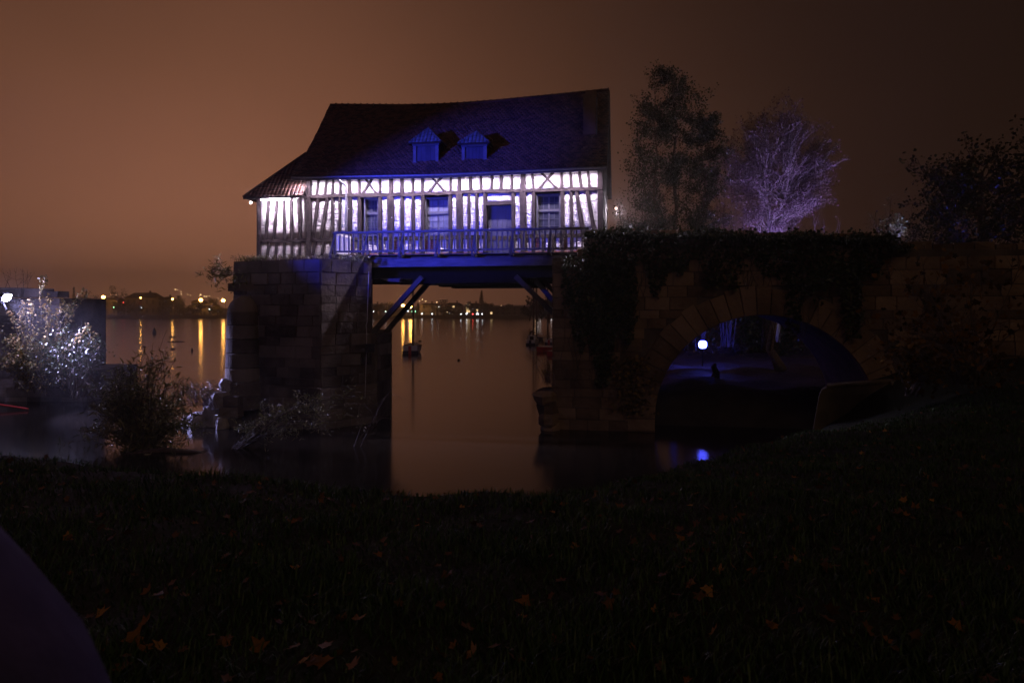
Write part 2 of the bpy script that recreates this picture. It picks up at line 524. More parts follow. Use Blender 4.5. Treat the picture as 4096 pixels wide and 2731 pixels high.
def far_z(x, y):
    q = np.clip((y - 352) / 6, 0, 1)
    h = np.clip((y - 620) / 420, 0, 1); h = h * h * (3 - 2 * h)
    return -.5 + q * 2.0 + h * (11 * (.75 + .25 * np.sin(x / 170. + .8)))
gx = np.arange(-900, 901, 20.); gy = np.concatenate([np.arange(346, 364, 2.), np.arange(370, 1200, 18.)])
X, Y = np.meshgrid(gx, gy); Zf = far_z(X, Y)
idx = np.arange(len(gx) * len(gy)).reshape(len(gy), len(gx))
F = np.stack([idx[:-1, :-1], idx[:-1, 1:], idx[1:, 1:], idx[1:, :-1]], -1).reshape(-1, 4)
me = nmesh('far_bank', np.stack([X, Y, Zf], -1).reshape(-1, 3), F, M['far'])
tag(link('far_bank', me), kind='structure')

# ================================================================ the mill
Z_BASE, Z_SILL, Z_MID = 6.40, 7.13, 8.84
def eave_z(u): return float(np.interp(u, [-.1, 5.7, 12.2], [9.56, 9.47, 9.55]))
def ridge_z(u): return float(np.interp(u, [-.6, 1.8, 3.2, 4.7, 6, 7.5, 10, 12.3], [13.51, 13.37, 13.29, 13.25, 13.25, 13.29, 13.4, 13.52]))
ROOF_U0, ROOF_U1 = -.3, 12.22
def roof_pt(u, t, lift=0.0):
    """t 0 at the eave, 1 at the ridge, > 1 down the back"""
    s = t if t <= 1 else 2 - t
    n = .6 - 3.6 * s
    if t > 1: n = -6.6 + 3.6 * s
    z = eave_z(u) + (ridge_z(u) - eave_z(u)) * s - .16 * math.sin(math.pi * min(s, 1)) ** 1 + .05 * math.sin(u * 1.3) * math.sin(math.pi * s)
    return Vector((u, -n, z + lift))

mill = lroot('mill_house', (0, 0, Z_BASE))
tag(mill, 'floodlit half-timbered mill with a sagging tiled roof standing over the water', 'house')
B0 = (0, 0, Z_BASE)
def P(): return MB(B0)

# --- front wall: backing, panels, timbers
w = P()
w.box((.02, .38, Z_BASE), (12.03, .5, 9.55))
front = w.build('front_wall', M['sheath'], mill)
w = P()
w.prism([(12.04, 0.02, 6.2), (12.04, 6.0, 6.2), (12.04, 6.0, 9.5), (12.04, 3.0, 13.05), (12.04, .02, 9.5)], (-.2, 0, 0))
gable = w.build('gable_wall', M['plaster'], mill)
w = P()
w.box((.02, 5.8, Z_BASE), (12.08, 6.0, 9.5)); w.prism([(.0, .3, 6.4), (.0, 6, 6.4), (.0, 6, 9.5), (0, 3, 13.0), (0, .3, 9.5)], (.15, 0, 0))
w.build('rear_wall', M['plaster'], mill)

def panel(parent, ul0, ur0, ul1, ur1, z0, z1, mat=None, y=.03, name='plaster_panel'):
    """trapezoid infill, a little uneven"""
    if ur0 - ul0 < .03 and ur1 - ul1 < .03: return
    nu, nz = 2, 4
    vs = []; fs = []
    for j in range(nz + 1):
        t = j / nz
        for i in range(nu + 1):
            s = i / nu
            u = (ul0 + (ur0 - ul0) * s) * (1 - t) + (ul1 + (ur1 - ul1) * s) * t
            bul = rng.uniform(-.008, .008) if 0 < i < nu else 0.012
            vs.append((u, y + bul, z0 + (z1 - z0) * t))
    for j in range(nz):
        for i in range(nu):
            k = j * (nu + 1) + i
            fs.append((k, k + 1, k + nu + 2, k + nu + 1))
    k0 = len(vs)
    for (u, zz) in ((ul0, z0), (ur0, z0), (ur1, z1), (ul1, z1)): vs.append((u, .125, zz))
    a, b_, c, d = 0, nu, (nu + 1) * (nz + 1) - 1, (nu + 1) * nz
    left = [j * (nu + 1) for j in range(nz + 1)]; right = [j * (nu + 1) + nu for j in range(nz + 1)]
    fs.append(tuple(left[::-1] + [k0, k0 + 3])[::-1] if False else tuple([k0] + left + [k0 + 3]))
    fs.append(tuple([k0 + 2] + right[::-1] + [k0 + 1]))
    fs.append(tuple([k0, k0 + 1] + list(range(nu, -1, -1))))
    fs.append(tuple([k0 + 3] + list(range(d, c + 1)) + [k0 + 2]))
    m = P(); m.add(vs, fs)
    return m.build(name, mat or M['plaster'], parent, smooth=True)

def bricks(parent, u0, u1, z0, z1, y=.05):
    m = P(); m.box((u0, y + .02, z0), (u1, .11, z1)); m.build('mortar_bed', M['mortar'], parent)
    b = P(); zz = z0 + .008; row = 0
    while zz + .05 < z1 + .02:
        uu = u0 + .004 - (.06 if row % 2 else 0)
        while uu < u1 - .02:
            a = max(uu, u0 + .003); e = min(uu + .2, u1 - .003)
            if e - a > .02:
                p = y - .004 + rng.uniform(-.006, .006)
                b.box((a, p, zz), (e, y + .04, min(zz + .055, z1)))
            uu += .212
        zz += .068; row += 1
    o = b.build('brick_infill', M['brick'], parent); tag(o, kind='stuff')

def z1u(zx, o=960): return fu(o + zx / 1.96)
def stud_list(rows, o):
    return [(z1u(a, o), z1u(b, o), w / 1.96 * 27 / 2731) for a, b, w in rows]

# upper row
A = [(0.02 + .1, .02 + .1, .2)]
A += stud_list([(615, 599, 20), (680, 662, 18), (729, 724, 16), (787, 786, 18), (850, 862, 26), (932, 937, 20)], 960)
A += ['X1']
A += stud_list([(1097, 1097, 18), (1183, 1183, 32), (1268, 1268, 26), (1353, 1353, 22), (1430, 1430, 22)], 960)
A += ['X2']
A += stud_list([(200, 200, 18), (268, 268, 30), (355, 355, 22), (437, 437, 20), (522, 522, 18), (597, 597, 20), (680, 680, 20), (768, 768, 40), (840, 850, 18)], 1700)
A += ['X3']
A += stud_list([(1072, 1072, 20), (1140, 1147, 22), (1210, 1225, 22), (1278, 1290, 20)], 1700)
A += [(11.97, 11.97, .22)]

def stud(parent, ut, ub, wd, zt, zb, dep=.035, name='stud', taper=None):
    m = P(); m.timber((ub, .06, zb), (ut, .06, zt), wd * (taper or 1), .06 + dep, seg=4, jit=.009, w1=wd)
    return m.build(name, M['timber'], parent)

def run_row(parent, items, zt, zb, skip=()):
    prev = None
    for k, it in enumerate(items):
        if isinstance(it, str): continue
        ut, ub, wd = it
        if wd < .21 or True:
            pass
        if prev is not None:
            put, pub, pwd, pk = prev
            if (pk, k) not in skip:
                panel(parent, pub + pwd / 2 - .02, ub - wd / 2 + .02, put + pwd / 2 - .02, ut - wd / 2 + .02, zb, zt)
        prev = (ut, ub, wd, k)
ZA1, ZA0 = 9.52, Z_MID + .02
run_row(front, A, ZA1, ZA0)
for k, it in enumerate(A):
    if isinstance(it, str) or k == 0 or k == len(A) - 1: continue
    stud(front, it[0], it[1], it[2], ZA1, ZA0)
# crossed braces
for (x0, x1, x2, x3, o) in ((975, 1070, 1030, 955, 960), (40 , 158, 132, 22, 1700), (905, 1038, 997, 888, 1700)):
    m = P(); m.timber((z1u(x1, o), .045, ZA0), (z1u(x0, o) + .02, .045, ZA1), .1, .055, seg=3, jit=.006); m.build('cross_brace', M['timber'], front)
    m = P(); m.timber((z1u(x3, o), .06, ZA0), (z1u(x2, o) + .05, .06, ZA1), .11, .09, seg=3, jit=.006); m.build('cross_brace', M['timber'], front)

# middle beam, wavy, in five lengths
cuts = [.2, 3.3, 5.6, 7.35, 9.4, 11.9]
for a, b_ in zip(cuts[:-1], cuts[1:]):
    m = P(); m.timber((a, .06, 8.83 + .03 * math.sin(a)), (b_ + .01, .06, 8.83 + .03 * math.sin(b_)), .15, .06 + .055, seg=10, jit=.018)
    m.build('middle_beam', M['timber_h'], front)
# lower row
Brow = [(.12, .12, .23)]
Brow += stud_list([(615, 570, 27), (685, 635, 27), (725, 722, 23), (782, 780, 22), (862, 858, 34), (935, 937, 30)], 960)   # 1..6
Brow += stud_list([(1097, 1097, 30), (1180, 1180, 56), (1270, 1270, 28), (1355, 1357, 27), (1432, 1432, 30)], 960)       # 7..11
Brow += stud_list([(198, 198, 28), (268, 272, 54), (343, 343, 24), (405, 405, 22), (470, 470, 30)], 1700)               # 12..16
Brow += stud_list([(690, 690, 30), (765, 772, 50), (850, 850, 30)], 1700)                                                # 17..19
Brow += stud_list([(1077, 1077, 30), (1145, 1150, 26), (1185, 1240, 32), (1270, 1330, 29)], 1700)                       # 20..23
Brow += [(11.97, 11.97, .22)]
ZB1, ZB0 = 8.80, Z_SILL
run_row(front, Brow, ZB1, ZB0, skip={(6, 7), (11, 12), (16, 17), (19, 20)})
for k, it in enumerate(Brow):
    if k in (0, len(Brow) - 1): continue
    zb = Z_BASE + .05 if k in (16, 17, 8, 13, 18, 5) else ZB0
    tp = {8: .82, 13: .9, 18: .9}.get(k)
    stud(front, it[0], it[1], it[2], ZB1, zb, dep=.05 if it[2] > .2 else .035, taper=tp)
for u in (.12, 11.97):
    m = P(); m.timber((u, .06, 6.3), (u, .06, 8.76), .225, .06 + .07, seg=7, jit=.01); m.build('corner_post', M['timber'], front)
    m = P(); m.timber((u, .06, 8.78), (u, .06, 9.5), .215, .06 + .08, seg=4, jit=.014); m.build('corner_post', M['timber'], front)
# sill beams on both sides of the door
uL, uR = Brow[16][0] - .08, Brow[17][0] + .08
segs = [(.24, 2.0), (2.0, 4.3), (4.3, uL), (uR, 9.9), (9.9, 11.86)]
for a, b_ in segs:
    m = P(); m.timber((a, .06, 7.06), (b_ - .01, .06, 7.06 + rng.uniform(-.01, .01)), .17, .06 + .022, seg=8, jit=.012); m.build('sill_beam', M['timber_h'], front)
# bottom row: plaster and brick in turn
Crow = [Brow[0]] + stud_list([(592, 570, 24), (657, 640, 22)], 960) + [Brow[3], Brow[5], Brow[6], Brow[7], Brow[8], Brow[9], Brow[10], Brow[11], Brow[12], Brow[13], Brow[14], Brow[15], Brow[16], 'door', Brow[17], Brow[18], Brow[19]] + stud_list([(925, 925, 24), (1000, 1000, 26)], 1700) + [Brow[20], (Brow[21][1], Brow[21][1], .13), (Brow[22][1], Brow[22][1] + .12, .15), (11.97, 11.97, .22)]
prev = None
for k, it in enumerate(Crow):
    if isinstance(it, str): prev = None; continue
    ut, ub, wd = it
    ut = ub if abs(ut - ub) < .6 and k > 3 else ut
    if prev:
        a, b_ = prev[1] + prev[2] / 2, ub - wd / 2
        if k % 3 == 2 and k > 4 and b_ - a > .1:
            mid = a + (b_ - a) * .55
            bricks(front, a, mid, 6.52, 6.98); panel(front, mid, b_ + .02, mid, b_ + .02, 6.52, 6.99)
        else:
            panel(front, a - .02, b_ + .02, prev[0] + prev[2] / 2 - .02, ut - wd / 2 + .02, 6.5 if k > 3 else 6.35, 6.99, y=.008)
    if 0 < k < len(Crow) - 1 and it not in (Brow[16], Brow[17], Brow[8], Brow[13], Brow[18], Brow[5]):
        stud(front, ut, ub, wd, 6.99, 6.42)
    prev = (ut, ub, wd)
bricks(front, 1.95, uL, 6.34, 6.5, y=.0); bricks(front, uR, 11.85, 6.34, 6.5, y=.0)

# windows
def window(px0, px1, py0, py1, cols, leaves, pane):
    u0, u1 = fu(px0), fu(px1); z1 = fac(px0, py0)[1]; z0 = fac(px0, py1)[1]
    m = P(); fw = .055
    m.box((u0, .07, z0), (u0 + fw, .37, z1)); m.box((u1 - fw, .07, z0), (u1, .37, z1))
    m.box((u0 + fw, .05, z1 - fw), (u1 - fw, .37, z1)); m.box((u0 + fw, .02, z0), (u1 - fw, .37, z0 + fw))
    zs = z0 + (z1 - z0) * .60
    m.box((u0 + fw, .2, zs - .035), (u1 - fw, .34, zs + .035))
    win = m.build('window', M['frame'], mill)
    lw = (u1 - u0 - 2 * fw) / leaves
    for l in range(leaves):
        a0 = u0 + fw + l * lw; a1 = a0 + lw
        for (q0, q1, rows) in ((zs + .035, z1 - fw, 2), (z0 + fw, zs - .035, 3)):
            s = P(); bw = .03
            s.box((a0 + .002, 0.235, q0), (a0 + bw, 0.280, q1)); s.box((a1 - bw, 0.235, q0), (a1 - .002, 0.280, q1))
            s.box((a0 + bw, 0.237, q1 - bw), (a1 - bw, 0.280, q1)); s.box((a0 + bw, 0.237, q0), (a1 - bw, 0.280, q0 + bw))
            cw = (a1 - a0 - 2 * bw) / cols; rh = (q1 - q0 - 2 * bw) / rows
            for c in range(1, cols): s.box((a0 + bw + c * cw - .009, 0.240, q0 + bw), (a0 + bw + c * cw + .009, 0.275, q1 - bw))
            for r in range(1, rows): s.box((a0 + bw, 0.242, q0 + bw + r * rh - .009), (a1 - bw, 0.274, q0 + bw + r * rh + .009))
            s.build('sash_bars', M['frame'], win)
            for c in range(cols):
                for r in range(rows):
                    g = P(); tl = rng.uniform(-.004, .004)
                    x0 = a0 + bw + c * cw + .009; x1 = a0 + bw + (c + 1) * cw - .009
                    y0 = q0 + bw + r * rh + .009; y1 = q0 + bw + (r + 1) * rh - .009
                    g.hexa([(x0, 0.258 + tl, y0), (x1, 0.258 - tl, y0), (x1, 0.266, y0), (x0, 0.266, y0), (x0, 0.258 - tl, y1), (x1, 0.258 + tl, y1), (x1, 0.266, y1), (x0, 0.266, y1)])
                    g.build('pane', pane, win)
    # plaster behind nothing: dark reveal
    return win
window(1453, 1512, 791, 944, 3, 1, M['pane_dark'])
window(1697, 1795, 790, 943, 2, 2, M['pane_light'])
window(2144, 2242, 776, 938, 2, 2, M['pane_dark'])
# door
du0, du1 = Brow[16][0] + .08, Brow[17][0] - .08
m = P(); m.timber((du0 - .02, .06, 8.37), (du1 + .02, .06, 8.37), .16, .1, seg=5, jit=.01); m.build('door_lintel', M['timber_h'], front)
panel(front, du0 - .02, du1 + .02, du0 - .02, du1 + .02, 8.44, 8.76)
m = P(); m.box((du0, 0.220, 6.38), (du1, 0.270, 8.29)); m.box((du0, 0.185, 8.22), (du1, 0.219, 8.30))
door = m.build('door', M['door'], mill)
npk = 5
for i in range(npk):
    a = du0 + (du1 - du0) * i / npk; b_ = du0 + (du1 - du0) * (i + 1) / npk
    m = P(); m.box((a + .006, 0.192 + rng.uniform(-.004, .004), 6.4), (b_ - .006, 0.219, 8.215)); m.build('plank', M['door'], door)
m = P(); m.box((du0 + .02, 0.175, 6.95), (du1 - .02, 0.191, 7.1)); m.build('door_ledge', M['sheath'], door)
m = P(); m.tube([(du0 + .1, .2, 7.27), (du0 + .1, .0, 7.29), (du0 + .1, -.01, 7.38), (du0 + .13, .0, 7.41)], .012, 6); m.build('door_handle', M['rope'], door)
# row of mortice pegs
for u, z in ((z1u(783), 8.55), (z1u(855), 8.3), (z1u(1193), 7.9)):
    m = P(); m.tube([(u, -.06, z), (u, .04, z)], .018, 6); m.build('peg', M['rope'], front)

# --- gable studs
for yy in np.arange(.25, 6.0, .42):
    zt = 9.5 + min(yy, 6 - yy) * 1.15
    m = P(); m.timber((12.03, yy, 6.3), (12.03, yy, min(zt, 12.9)), .12, .05, out=(1, 0, 0), seg=4); m.build('gable_stud', M['timber'], gable)
for zz in (7.1, 8.8):
    m = P(); m.timber((12.03, .05, zz), (12.03, 5.95, zz - .1), .14, .07, out=(1, 0, 0), seg=6); m.build('gable_beam', M['timber_h'], gable)

# --- annex
ann = P(); ann.box((-2.16, .12, 6.3), (-.01, 5.6, 8.9))
ann = ann.build('annex_wall', M['sheath'], mill)
NA = [(fu(1035), fu(1037), .16)]
NA += stud_list([(226, 200, 24), (292, 262, 24), (342, 347, 22), (400, 405, 27), (463, 472, 28)], 960)
NA += [(-.07, -.05, .05)]
ZN1, ZN0 = 8.86, 7.1
def annex_row(items, zt, zb, y=.03):
    for p, q in zip(items[:-1], items[1:]):
        panel(ann, p[1] + p[2] / 2 - .02, q[1] - q[2] / 2 + .02, p[0] + p[2] / 2 - .02, q[0] - q[2] / 2 + .02, zb, zt, y=y)
annex_row(NA, ZN1, ZN0)
for it in NA[1:-1]: stud(ann, it[0], it[1], it[2], ZN1, ZN0)
NC = [NA[0]] + stud_list([(228, 208, 24), (288, 275, 24), (347, 345, 24), (407, 407, 22), (468, 466, 20)], 960) + [(-.03, -.03, .06)]
annex_row(NC, 6.99, 6.2, .008)
for it in NC[1:-1]: stud(ann, it[0], it[1], it[2], 6.99, 6.2)
m = P(); m.timber((fu(1036), .06, 6.15), (fu(1036), .06, 8.85), .16, .13, seg=6, jit=.008); m.build('corner_post', M['timber'], ann)
m = P(); m.timber((fu(1044), .06, 7.05), (.0, .06, 7.06), .15, .085, seg=8, jit=.012); m.build('sill_beam', M['timber_h'], ann)
m = P(); m.timber((-2.2, .1, 8.86), (.0, .1, 8.86), .1, .1, seg=4); m.build('wall_plate', M['timber_h'], ann)
# annex roof: front hip slope and left slope
aroof = P()
e0, e1 = (-2.5, -.5, 8.80), (.06, -.5, 8.84)
h0, h1 = (-.75, 1.5, 10.95), (.06, 1.5, 10.98)
aroof.prism([e0, e1, h1, h0], (0, .05, -.06))
aroof.prism([e0, h0, (-.75, 4.2, 10.95), (-2.5, 6.1, 8.8)], (.04, 0, -.06))
aroof.prism([(-2.5, 6.1, 8.8), (-.75, 4.2, 10.95), (.06, 4.2, 10.98), (.06, 6.1, 8.84)], (0, -.05, -.06))
aroof = aroof.build('annex_roof', M['sheath'], mill)

def tile_field(name, parent, fn, u_range, ncourse, wtile=.17, lift=.02, t0=0.0, t1=1.0, mat=None):
    """overlapping flat tiles; fn(u, t) -> point; u_range(t) -> (u0, u1)"""
    Vs = []; Fs = []; k = 0
    for j in range(ncourse):
        ta = t0 + (t1 - t0) * j / ncourse; tb = t0 + (t1 - t0) * (j + 1.25) / ncourse
        a0, a1 = u_range(ta)
        u = a0 - (wtile / 2 if j % 2 else 0)
        while u < a1 - .02:
            w_ = wtile * rng.uniform(.93, 1.0)
            x0, x1 = max(u, a0), min(u + w_, a1)
            if x1 - x0 > .03:
                d = rng.uniform(-.008, .008) / 3
                p00 = fn(x0, ta + d); p10 = fn(x1, ta + d); p11 = fn(x1, min(tb, 1.02)); p01 = fn(x0, min(tb, 1.02))
                nrm = (p10 - p00).cross(p01 - p00)
                if nrm.length < 1e-9: u += wtile; continue
                nrm.normalize()
                if nrm.z < 0: nrm = -nrm
                la = lift + rng.uniform(0, .014); lb = la + rng.uniform(-.006, .006)
                th = .016
                q = [p00 + nrm * la, p10 + nrm * lb, p11 + nrm * .004, p01 + nrm * .004]
                Vs += [tuple(p - Vector(B0)) for p in (q[0] + nrm * th, q[1] + nrm * th, q[2] + nrm * th, q[3] + nrm * th, q[0], q[1], q[2], q[3])]
                for f in ((0, 1, 2, 3), (4, 5, 1, 0), (5, 6, 2, 1), (7, 4, 0, 3)):
                    Fs.append([i + k for i in f])
                k += 8
            u += wtile
    o = link(name, nmesh(name, Vs, Fs, mat or M['tile']), parent)
    tag(o, kind='stuff')
    return o
def afn(u, t): return Vector(e0).lerp(Vector((e0[0], h0[1], h0[2])), t) + Vector((u - e0[0], 0, 0))
tile_field('roof_tiles', aroof, afn, lambda t: (-2.53 + 1.75 * t, .06), 24)
m = P(); m.tube([Vector(e0) + Vector((0, 0, .04)), Vector(h0) + Vector((0, 0, .06))], .05, 6); m.build('hip_tile', M['tile'], aroof)
m = P(); m.box((-2.5, -.53, 8.72), (-.02, -.505, 8.81)); m.build('fascia', M['darkwood'], aroof)

# --- main roof
rf = P(); nu = 26; nt = 8
def roof_sheet(mb, lift):
    vs = []; fs = []
    ts = [i / nt for i in range(nt)] + [1 + i / nt for i in range(nt + 1)]
    for t in ts:
        for i in range(nu + 1):
            vs.append(roof_pt(ROOF_U0 + (ROOF_U1 - ROOF_U0) * i / nu, t, lift))
    for j in range(len(ts) - 1):
        for i in range(nu):
            k = j * (nu + 1) + i
            fs.append((k, k + 1, k + nu + 2, k + nu + 1))
    mb.add(vs, fs)
roof_sheet(rf, 0.0); roof_sheet(rf, -.09)
m_nt = 2 * nt
for i in range(nu):   # eave edge faces
    k = i; q = (nu + 1) * (m_nt + 1)
    rf.f.append((k, k + q, k + 1 + q, k + 1))
for j in range(m_nt):
    k = j * (nu + 1); q = (nu + 1) * (m_nt + 1)
    rf.f.append((k, k + nu + 1, k + nu + 1 + q, k + q)); k += nu
    rf.f.append((k, k + q, k + nu + 1 + q, k + nu + 1))
roof = rf.build('roof', M['sheath'], mill)
tile_field('roof_tiles', roof, lambda u, t: roof_pt(u, min(t, 1.0)), lambda t: (ROOF_U0 - .03 + .02 * math.sin(t * 40), ROOF_U1 + .03), 44)
tile_field('rear_roof_tiles', roof, lambda u, t: roof_pt(u, 2 - min(t, 1.0)), lambda t: (ROOF_U0, ROOF_U1), 24, wtile=.4)
nr = 42
for i in range(nr):
    ua = ROOF_U0 + (ROOF_U1 - ROOF_U0) * i / nr; ub = ROOF_U0 + (ROOF_U1 - ROOF_U0) * (i + 1) / nr
    pa = roof_pt(ua, 1.0, -.02); pb = roof_pt(ub, 1.0, -.02)
    m = P(); m.tube([pa, pb - Vector((.05, 0, 0)), pb - Vector((.045, 0, 0)), pb], [.10, .10, .135, .13], 9); m.build('ridge_tile', M['tile'], roof)
# verge boards
for u in (ROOF_U0 - .02, ROOF_U1 + .02):
    pts = [roof_pt(u, i / 8, -.06) for i in range(9)] + [roof_pt(u, 1 + i / 8, -.06) for i in range(1, 9)]
    for a, b_ in zip(pts[:-1], pts[1:]):
        pass
    m = P()
    for a, b_ in zip(pts[:-1], pts[1:]): m.beam(a, b_, .05, .12, side=(1, 0, 0))
    m.build('verge_board', M['darkwood'], roof)
# rafter tails
for i in range(26):
    u = .25 + i * .466
    m = P(); z = eave_z(u)
    m.beam((u, .3, z + .25), (u, -.52, z - .10), .09, .10, side=(1, 0, 0)); m.build('rafter_tail', M['timber'], roof)
# gutter
g = P(); pts = [roof_pt(ROOF_U0 + (ROOF_U1 - ROOF_U0) * i / 26, 0) + Vector((0, -.07, -.05)) for i in range(27)]
g.tube(pts, .045, 7); gut = g.build('gutter', M['gutter'], mill)
m = P()
pu = [z1u(815), z1u(818), z1u(832), z1u(842), z1u(841), z1u(840)]
m.tube([(pu[0], -.62, eave_z(2) - .1), (pu[1], -.6, 9.38), (pu[2], -.3, 9.28), (pu[3], -.13, 9.17), (pu[4], -.13, 8.4), (pu[5], -.13, 6.5)], .045, 8)
m.build('downpipe', M['gutter'], mill, smooth=True)
for z in (9.05, 7.6):
    m = P(); m.tube([(pu[4], -.13, z), (pu[4], -.13, z + .05)], .058, 8); m.build('pipe_bracket', M['gutter'], mill)

# light bars under the eaves
AREA_W = 9
def area(parent, loc, length, power):
    l = bpy.data.lights.new('bar_beam', 'AREA'); l.shape = 'RECTANGLE'; l.size = length; l.size_y = .05; l.energy = power; l.color = (.76, .64, 1.0); l.spread = R(66)
    o = bpy.data.objects.new('bar_beam', l); COL.objects.link(o)
    o.matrix_basis = Matrix.Translation(loc) @ Matrix.Rotation(ROTZ, 4, 'Z') @ Matrix.Rotation(R(-7), 4, 'X')
    o.parent = parent; o.matrix_parent_inverse = (Matrix.Translation(parent.location) @ parent.rotation_euler.to_matrix().to_4x4()).inverted()
nb = 13
for i in range(nb):
    u0 = .15 + i * .99; u1 = u0 + .9
    if i == 12: u0, u1 = -.29, .1
    m = P(); z = eave_z((u0 + u1) / 2) - .075
    m.box((u0, -.525, z - .005), (u1, -.455, z + .03)); lbh = m.build('light_bar', M['iron'], mill)
    m = P(); m.add([(u0 + .01, -.52, z - .009), (u1 - .01, -.52, z - .009), (u1 - .01, -.46, z - .009), (u0 + .01, -.46, z - .009)], [(3, 2, 1, 0)]); m.build('diffuser', M['led'], lbh)
    area(mill, ML @ Vector(((u0 + u1) / 2, -.49, z - .012)), u1 - u0, AREA_W)
fb = P(); npt = 26  # added board that keeps the bar light off the lawn
for i in range(npt):
    ua = ROOF_U0 + (ROOF_U1 - ROOF_U0) * i / npt; ub = ROOF_U0 + (ROOF_U1 - ROOF_U0) * (i + 1) / npt
    za, zb = eave_z(ua), eave_z(ub)
    fb.hexa([(ua, -.58, za - .15), (ub, -.58, zb - .15), (ub, -.55, zb - .15), (ua, -.55, za - .15), (ua, -.58, za - .03), (ub, -.58, zb - .03), (ub, -.55, zb - .03), (ua, -.55, za - .03)])
fb.build('eave_board', M['darkwood'], roof)
m = P(); m.box((-1.72, -.46, 8.68), (-.5, -.41, 8.715)); m.build('light_bar', M['led2'], mill)
area(mill, ML @ Vector((-1.1, -.435, 8.675)), 1.2, AREA_W * 1.3)
m = P(); m.sphere((-2.32, -.25, 8.62), .05, 8, 5); m.build('lamp_bulb', M['bulb'], mill)
m = P(); m.box((12.44, 5.6, 8.86), (12.52, 5.72, 8.92)); lb = m.build('gable_lamp', M['gablelamp'], mill)
spot('gable_beam', mill, ML @ Vector((12.62, 5.2, 8.6)), ML @ Vector((12.04, 1.5, 8.8)), 850, (1, .85, 1), 120, .8, .05)

# --- dormers
def dormer(pxc, half_px, apex_y, eave_y, sill_y, nplank):
    """hipped dormer with boarded shutter"""
    nf = .0   # front face plane n
    uc = fu(pxc, nf); hw = half_px / 2731 * 27.0
    zs = fac(pxc, sill_y, nf)[1]; ze = fac(pxc, eave_y, nf)[1]; za = fac(pxc, apex_y, -.35)[1]
    yb = 1.9
    d = P()
    # side cheeks and back box
    d.box((uc - hw, .06, zs + .02), (uc - hw + .07, yb, ze)); d.box((uc + hw - .07, .06, zs + .02), (uc + hw, yb, ze))
    d.box((uc - hw + .07, .12, zs + .02), (uc + hw - .07, .2, ze))
    dm = d.build('dormer', M['darkwood'], mill)
    f = P()
    f.box((uc - hw - .01, .0, zs), (uc + hw + .01, .1, zs + .12))
    f.build('dormer_sill', M['rail'], dm)
    for s in (-1, 1):
        f = P(); x0 = uc + s * hw - (.13 if s > 0 else 0)
        f.box((x0, .02, zs + .122), (x0 + .13, .11, ze - .13)); f.build('jamb', M['rail'], dm)
        f = P(); f.box((x0 - (.06 if s > 0 else 0), .0, zs + .121), (x0 + .13 + (.06 if s < 0 else 0), .019, zs + .22)); f.build('corner_block', M['rail'], dm)
    f = P(); f.box((uc - hw - .03, .01, ze - .13), (uc + hw + .03, .12, ze)); f.build('lintel', M['frame'], dm)
    a0, a1 = uc - hw + .135, uc + hw - .135
    for i in range(nplank):
        x0 = a0 + (a1 - a0) * i / nplank; x1 = a0 + (a1 - a0) * (i + 1) / nplank
        f = P(); f.box((x0 + .004, .07 + rng.uniform(-.006, .006), zs + .125), (x1 - .004, .115, ze - .135)); f.build('shutter_plank', M['door'], dm)
    # hipped roof
    ov = .14
    eL = Vector((uc - hw - ov, -.12, ze - .02)); eR = Vector((uc + hw + ov, -.12, ze - .02))
    ap = Vector((uc, .42, za)); bk = Vector((uc, 2.6, za - .02)); bL = Vector((uc - hw - ov, 2.0, ze - .02)); bR = Vector((uc + hw + ov, 2.0, ze - .02))
    r = P(); dn = Vector((0, 0, -.05))
    vs = [eL, eR, ap, bk, bL, bR]; vs += [p + dn for p in vs]
    r.add(vs, [(0, 1, 2), (1, 5, 3, 2), (0, 2, 3, 4), (6, 8, 7), (7, 8, 9, 11), (6, 10, 9, 8), (0, 6, 7, 1), (1, 7, 11, 5), (4, 10, 6, 0)])
    dr = r.build('dormer_roof', M['sheath'], dm)
    def front_fn(u, t): return eL.lerp(ap, t) * 1.0 + Vector((u - (eL.x + (ap.x - eL.x) * t), 0, 0))
    tile_field('slate_field', dm, front_fn, lambda t: (uc - (hw + ov) * (1 - t), uc + (hw + ov) * (1 - t)), 9, wtile=.15, lift=.012, mat=M['tile_dormer'])
    for s, e in ((-1, eL), (1, eR)):
        b_ = bL if s < 0 else bR
        def sfn(y, t, e=e): return Vector((e.x + (uc - e.x) * t, y, e.z + (za - e.z) * t))
        tile_field('slate_field', dm, sfn, lambda t: (-.12 + .54 * t, 2.1 + .4 * t), 9, wtile=.16, lift=.012, mat=M['tile_dormer'])
        f = P(); f.tube([e + Vector((0, 0, .02)), ap + Vector((0, 0, .03))], .025, 5); f.build('hip_strip', M['tile_dormer'], dm)
dormer(1702, 53, 513, 570, 671, 4)
dormer(1896, 51, 526, 573, 669, 5)
# chimney against the ridge
m = P(); cu0, cu1 = fu(2333, -1), fu(2383, -1)
m.box((cu0, .95, 10.55), (cu1, 3.4, 12.75)); m.box((cu0 + .02, 2.0, 12.75), (cu1 - .02, 3.3, 13.2))
ch = m.build('chimney', M['stone2'], roof)
m = P(); m.prism([(cu1 + .012, .93, 10.75), (cu1 + .012, 1.02, 11.3), (cu1 + .012, 1.12, 12.6), (cu1 + .012, .93, 12.6)], (.05, 0, 0)); m.build('flashing', M['gutter'], roof)

